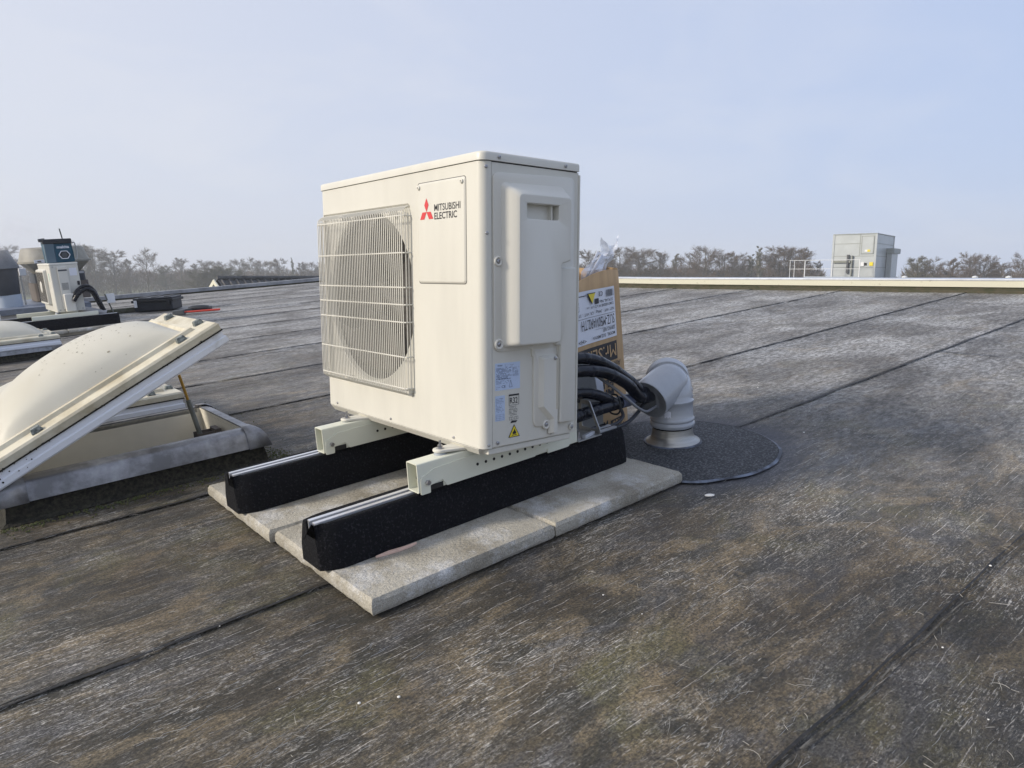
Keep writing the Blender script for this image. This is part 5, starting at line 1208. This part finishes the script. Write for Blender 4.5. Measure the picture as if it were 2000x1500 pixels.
# hall with the air handling unit on the right
T = thing('flat_roofed_hall', 'hall with low flat roof carrying the metal air handling unit', 'building', (44, 14, -4.3), ID)
def oriented_box(b, c, ux, uy, hx, hy, z0, z1, mi=0):
    c = Vector(c); vs = [c+ux*(sx*hx)+uy*(sy*hy) for sx, sy in ((-1, -1), (1, -1), (1, 1), (-1, 1))]
    b.add([Vector((v.x, v.y, z0)) for v in vs]+[Vector((v.x, v.y, z1)) for v in vs], [(0, 3, 2, 1), (4, 5, 6, 7), (0, 1, 5, 4), (1, 2, 6, 5), (2, 3, 7, 6), (3, 0, 4, 7)], mi)
P0 = Vector((40.77, 16.39, 0)); fa = Vector((39.93-40.77, 18.26-16.39, 0)); 
ua = Vector((-.18, 1, 0)).normalized(); ub = Vector((1, .18, 0)).normalized()     # left face runs away to the left, right face to the back
z0a = hgt(1713, 544, 45)
b = MB(); oriented_box(b, P0+ub*9-ua*4, ub, ua, 12, 16, -4.3, z0a-.06); b.build('hall_body', M['brick'], T)
A_ = thing('air_handling_unit', 'boxy pale metal air handling unit on the distant roof at the right', 'air handling unit', tuple(P0+Vector((0, 0, z0a))), ID)
z1a = hgt(1713, 456, 45); LA, LB = 2.25, 4.3
H_ = z1a-z0a
def ahu(u0, u1, v0, v1, za, zb):   # u along ua from the near corner, v along ub
    b = MB(); vs = [P0+ua*u+ub*v for u, v in ((u0, v0), (u1, v0), (u1, v1), (u0, v1))]
    b.add([Vector((p.x, p.y, z0a+za)) for p in vs]+[Vector((p.x, p.y, z0a+zb)) for p in vs], [(0, 3, 2, 1), (4, 5, 6, 7), (0, 1, 5, 4), (1, 2, 6, 5), (2, 3, 7, 6), (3, 0, 4, 7)]); return b
ahu(0, LA, 0, LB, .0, H_).build('body', M['galv_panel'], A_)
ahu(-.04, LA+.04, -.04, LB+.04, H_, H_+.04).build('top_rail', M['panel_blue'], A_)
for u in (0, LA): ahu(u-.05, u+.05, -.03, .02, 0, H_).build('corner_post', M['galv_panel'], A_)
ahu(-.03, .02, LB-.05, LB+.02, 0, H_).build('corner_post', M['galv_panel'], A_)
for zz in (.62, 1.25, 1.95): ahu(-.012, LA, -.012, LB, zz, zz+.035).build('panel_joint', M['panel_blue'], A_)
ahu(.82, .85, -.014, 0, 1.3, H_).build('panel_joint', M['panel_blue'], A_)
dr = ahu(.14, .72, -.03, 0, 1.42, H_-.14).build('door', M['galv_panel'], A_, bevel=.01)
for a4 in ((.10, .14, 1.38, H_-.10), (.72, .76, 1.38, H_-.10), (.10, .76, H_-.14, H_-.10), (.10, .76, 1.38, 1.42)): ahu(a4[0], a4[1], -.035, 0, a4[2], a4[3]).build('door_frame', M['panel_blue'], A_)
ahu(.28, .42, -.05, -.03, 1.5, 1.62).build('yellow_sign', M['yellow'], A_); ahu(.42, .56, -.05, -.03, 1.5, 1.62).build('white_sign', M['white_paint'], A_); ahu(.08, .26, -.05, 0, .72, .92).build('yellow_sign', M['yellow'], A_)
ahu(.55, .75, -.05, 0, .70, .92).build('white_sign', M['white_paint'], A_); ahu(.42, .53, -.05, 0, .75, .88).build('round_port', M['dark'], A_)
ahu(1.25, 2.2, -.12, 0, .9, 1.02).build('pipe_bundle', M['strut_grey'], A_); ahu(1.35, 1.45, -.14, 0, .3, 1.35).build('pipe_bundle', M['vent_dark'], A_); ahu(1.15, 1.2, -.14, 0, .1, 1.3).build('pipe_bundle', M['strut_grey'], A_)
ahu(-.3, -.02, 2.6, 4.1, 0, 1.45).build('side_hood', M['galv_panel'], A_); ahu(-.42, -.0, 2.5, 4.2, 1.45, 1.75).build('side_hood', M['panel_blue'], A_)
G = thing('safety_railing', 'pale metal railing in front of the air handling unit', 'railing', tuple(P0+Vector((-.6, 0, z0a))), ID)
def rail_pt(u, v, z): p = P0+ua*u+ub*v; return Vector((p.x, p.y, z0a+z))
for u in (.55, 2.0, 3.5, 4.1, 4.35): b = MB(); b.tube([rail_pt(u, -.9, -.05), rail_pt(u, -.9, 1.08 if u < 3.4 else 1.02)], .032 if u < 3.6 else .018, 6); b.build('post', M['white_paint'], G)
for zz in (1.05, .55): b = MB(); b.tube([rail_pt(.5, -.9, zz), rail_pt(4.4, -.9, zz)], .015, 6); b.build('rail', M['white_paint'], G)
b = MB(); b.tube([rail_pt(.5, -.9, .03), rail_pt(3.5, -.9, .03)], .09, 4); b.build('toe_board', M['galv_panel'], G)
for i, (px, lab) in enumerate(((1758, 'tiny white roof vent just right of the air handling unit'), (1894, 'tiny white roof vent between the distant trees at the right'), (1959, 'rightmost tiny white roof vent on the horizon'))):
    p = wpt(px, 38, 0); zt = hgt(px, 538, 38); T = thing('roof_vent', lab, 'roof vent', (p.x, p.y, zt-.5), ID, 'tiny white roof vents on the far hall')
    b = MB(); b.cyl((p.x, p.y, -4.3), (p.x, p.y, zt-.08), .06, n=8); b.build('stem', M['white_paint'], T)
    b = MB(); b.lathe([(.12, -.09), (.12, -.04), (.02, 0)], (p.x, p.y, zt), 10); b.build('cap', M['white_paint'], T)

# ------------------------------------------------------------------ bare winter trees
def make_tree(seed, H=10., spread=.33, style='round', dens=1.0):
    rg = random.Random(seed); tr_ = MB(); tw = MB()
    def seg(mb, a, c, r0, r1, n=3):
        mb.tube([a, c], [r0, r1], n, False)
    def twig(p, d, l, w):
        d = d.normalized(); s = d.cross(Vector((rg.uniform(-1, 1), rg.uniform(-1, 1), rg.uniform(-1, 1)))).normalized()*w
        m = p+d*l*.5+Vector((rg.uniform(-1, 1), rg.uniform(-1, 1), rg.uniform(-.5, 1)))*l*.08
        e = p+d*l
        tw.add([p-s, p+s, m+s*.7, m-s*.7, e], [(0, 1, 2, 3), (3, 2, 4)])
    def grow(p, d, l, r, lvl):
        n = 3; pts = [p]; q = p.copy(); dd = d.copy()
        for i in range(n):
            dd = (dd+Vector((rg.gauss(0, .13), rg.gauss(0, .13), rg.gauss(.06 if style != 'weep' else -.03, .07)))).normalized(); q = q+dd*l/n; pts.append(q.copy())
        rr = [r*(1-.5*i/n) for i in range(n+1)]
        tr_.tube(pts, rr, 5 if lvl < 1 else 3, False)
        if lvl >= 3:
            for k in range(int(24*dens)):
                t = rg.random(); i = min(n-1, int(t*n)); b0 = pts[i].lerp(pts[i+1], t*n-i)
                dv = (dd+Vector((rg.gauss(0, .6), rg.gauss(0, .6), rg.gauss(.15, .4)))).normalized(); tl = l*rg.uniform(.35, .85); twig(b0, dv, tl, .015)
                for _ in range(3): twig(b0+dv*tl*rg.uniform(.3, .8), (dv+Vector((rg.gauss(0, .6), rg.gauss(0, .6), rg.gauss(.1, .4)))), tl*.6, .011)
            return
        k = (6, 5, 4)[lvl] if lvl < 3 else 3
        for j in range(k):
            t = rg.uniform(.35, 1); i = min(n-1, int(t*n)); b0 = pts[i].lerp(pts[i+1], min(1, t*n-i))
            a = rg.uniform(0, 2*pi); side = dd.orthogonal().normalized(); side.rotate(Matrix.Rotation(a, 3, dd))
            ang = rg.uniform(.45, .95) if style != 'fast' else rg.uniform(.25, .5)
            nd = (dd*cos(ang)+side*sin(ang)).normalized()
            grow(b0, nd, l*rg.uniform(.55, .78), r*.48, lvl+1)
        grow(pts[-1], dd, l*.62, r*.5, lvl+1)
    th = H*(.22 if style == 'round' else .12)
    base = Vector((0, 0, 0)); top = Vector((rg.uniform(-.2, .2), rg.uniform(-.2, .2), H))
    mainp = [base.lerp(top, i/8)+Vector((rg.gauss(0, .012*H), rg.gauss(0, .012*H), 0))*(i > 0) for i in range(9)]
    tr_.tube(mainp, [H*.020*(1-.85*i/8)+.01 for i in range(9)], 6, False)
    nb = {'round': 17, 'fast': 22, 'bush': 24, 'weep': 18}[style]
    for k in range(nb):
        t = (th/H)+(1-th/H)*(k+.5)/nb*.97; i = min(7, int(t*8)); p = mainp[i].lerp(mainp[i+1], t*8-i); a = k*2.4+rg.uniform(-.4, .4)
        env = {'round': sin(pi*min(1, (t-.05)*.95))**.6, 'fast': .55*sin(pi*t)**.5, 'bush': (1-t)**.35, 'weep': sin(pi*min(1, t))**.7}[style]
        el = rg.uniform(.3, .9) if style != 'fast' else 1.15
        grow(p, Vector((cos(a)*cos(el), sin(a)*cos(el), sin(el))), H*spread*.62*max(.3, env), H*.0075*(1.2-t), 2 if t > .85 else 1 if rg.random() < .0 else 2)
    return tr_, tw
TREES = []
specs = [(1, .36, 'round', 1.0, 'twig', 'bark'), (2, .30, 'round', 1.1, 'twig', 'bark'), (3, .34, 'weep', 1.1, 'twig', 'bark'), (4, .26, 'fast', 1.3, 'twig_ol', 'birch'), (5, .40, 'bush', 1.3, 'twig_ol', 'bark'), (6, .33, 'round', .75, 'twig', 'bark'), (7, .30, 'bush', 1.2, 'twig', 'bark')]
def bake(mb, name, m):
    me = bpy.data.meshes.new(name); me.from_pydata([tuple(p) for p in mb.v], [], mb.f); me.materials.append(m); return me
for (sd_, sp_, st_, dn, mt, mb_) in specs:
    a_, c_ = make_tree(sd_, 10., sp_, st_, dn); TREES.append((bake(a_, 'trunk', M[mb_]), bake(c_, 'crown', M[mt])))
def tree(px, top, dist, k, label, grp, wide=1.0, ground=-4.3, nm='bare_tree'):
    h = hgt(px, top, dist)-ground; p = wpt(px, dist, ground); s = h/10.6
    T = bpy.data.objects.new(nm, None); COL.objects.link(T); T.location = p; T.rotation_euler = (0, 0, px*1.7+k); T.scale = (s*wide, s*wide, s)
    tag(T, label, 'tree', grp)
    for me, n_ in zip(TREES[k], ('trunk', 'crown')):
        o = bpy.data.objects.new(n_, me); COL.objects.link(o); o.parent = T
ORD = ['first', 'second', 'third', 'fourth', 'fifth', 'sixth', 'seventh', 'eighth', 'ninth', 'tenth', 'eleventh', 'twelfth', 'thirteenth', 'fourteenth', 'fifteenth', 'sixteenth', 'seventeenth', 'eighteenth', 'nineteenth', 'twentieth', 'twenty-first', 'twenty-second', 'twenty-third']
KN = ['broad bare tree', 'slim round-topped bare tree', 'loose drooping bare tree', 'upright pale-stemmed bare tree', 'bushy olive-brown bare tree', 'thinly branched bare tree', 'dense bushy bare tree']
R1 = [(1150, 489, 130, 1, 1.1), (1180, 496, 140, 4, 1.3), (1203, 487, 130, 0, 1.2), (1243, 486, 128, 0, 1.25), (1285, 487, 130, 2, .9), (1314, 492, 150, 3, 1.2), (1342, 497, 140, 5, 1.2), (1369, 484, 126, 0, 1.0), (1409, 490, 130, 2, 1.2), (1434, 492, 135, 1, 1.0), (1461, 493, 135, 3, 1.3), (1474, 476, 125, 3, .9), (1493, 491, 140, 2, 1.1), (1516, 484, 128, 0, 1.1), (1538, 482, 128, 1, 1.3), (1563, 482, 124, 6, .9), (1589, 508, 130, 6, .8)]
for i, (px, tp, ds, k, w) in enumerate(R1): tree(px, tp, ds, k, '%s, %s from left between carton and air handling unit' % (KN[k], ORD[i]), 'trees behind the right roof edge, left of the air handling unit', w*1.15)
R2 = [(1783, 501, 120, 4, 1.3), (1810, 508, 120, 5, 1.1), (1845, 502, 125, 6, 1.3), (1882, 496, 118, 0, .85), (1912, 499, 120, 1, 1.1), (1942, 507, 120, 2, 1.2), (1986, 500, 118, 5, 1.1)]
for i, (px, tp, ds, k, w) in enumerate(R2): tree(px, tp, ds, k, '%s, %s from the left, right of the air handling unit' % (KN[k], ORD[i]), 'trees right of the air handling unit', w)
R3 = [(-25, 470, 190, 0, 1.2), (25, 480, 195, 1, 1.2), (150, 476, 190, 0, 1.2), (172, 480, 200, 4, 1.2), (196, 488, 195, 0, 1.2), (232, 490, 200, 1, 1.3), (262, 505, 210, 6, 1.2), (295, 491, 175, 5, .95), (330, 519, 200, 4, 1.3), (361, 501, 195, 2, 1.0), (386, 514, 215, 6, 1.2), (408, 510, 220, 0, 1.1), (436, 511, 215, 1, 1.2), (472, 508, 215, 0, 1.1), (498, 507, 220, 5, 1.2), (522, 511, 215, 0, 1.2), (550, 505, 200, 1, 1.1), (577, 501, 190, 3, .6), (592, 511, 205, 6, 1.1), (612, 514, 205, 0, 1.2), (640, 512, 205, 1, 1.2)]
for i, (px, tp, ds, k, w) in enumerate(R3): tree(px, tp, ds, k, '%s, %s from left in the hazy left tree line' % (KN[k], ORD[i]), 'hazy trees left of the main unit', w*1.1)
# brown scrub in front of the left trees: single bushes
for i, (px, tp) in enumerate(((395, 530), (418, 524), (440, 521), (458, 526))): tree(px, tp, 150, 4, 'brown willow scrub bush, %s from the left, above the tiled roof' % ORD[i], 'brown scrub above the tiled roof', 2.2, nm='scrub_bush')
# undergrowth that reads as one mass
b = MB(); rg = random.Random(21)
def under(p0, p1, d0, d1, tp, n, hmin=.5):
    for k in range(n):
        px = rg.uniform(p0, p1); ds = rg.uniform(d0, d1); top = hgt(px, tp(px), ds); gz = -4.3
        h = (top-gz)*rg.random()**.8*(.8+.3*noise.noise(Vector((px*.04, ds*.1, 0)))); p = wpt(px, ds, gz+h*.85)
        l = rg.uniform(.6, 1.6); w = rg.uniform(.03, .07); a = rg.uniform(0, 2*pi); d = Vector((cos(a)*.5, sin(a)*.5, rg.uniform(.3, 1))).normalized(); s = Vector((-sin(YAW), cos(YAW), 0))*0+Vector((sin(a+1), cos(a+1), 0))*w
        b.add([p-s, p+s, p+d*l+s*.3, p+d*l-s*.3], [(0, 1, 2, 3)])
under(1120, 1600, 132, 165, lambda x: 505+9*noise.noise(Vector((x*.05, 3, 0))), 44000)
under(1755, 2060, 125, 150, lambda x: 514+8*noise.noise(Vector((x*.06, 9, 0))), 14000)
under(-60, 260, 190, 230, lambda x: 505+.06*x, 16000)
under(250, 660, 205, 250, lambda x: 519+7*noise.noise(Vector((x*.04, 5, 0))), 26000)
under(640, 1125, 170, 215, lambda x: 506+9*noise.noise(Vector((x*.03, 0, 0))), 24000)
tag(b.build('undergrowth', M['twig'], F=ID, sharp=180), 'hazy brown undergrowth between the distant bare trees', 'undergrowth', kind='stuff')

# ------------------------------------------------------------------ haze
b = MB(); b.box((-510, -510, -5.6), (510, 510, 22)); hz = b.build('haze', M['film'], F=ID)
mh = bpy.data.materials.new('haze_air'); mh.use_nodes = True; nh = mh.node_tree; nh.nodes.clear()
oh = nh.nodes.new('ShaderNodeOutputMaterial'); ph = nh.nodes.new('ShaderNodeVolumePrincipled'); nh.links.new(ph.outputs[0], oh.inputs['Volume'])
ph.inputs['Color'].default_value = (.93, .96, 1, 1); ph.inputs['Density'].default_value = .0014
hz.data.materials.clear(); hz.data.materials.append(mh); tag(hz, kind='stuff')
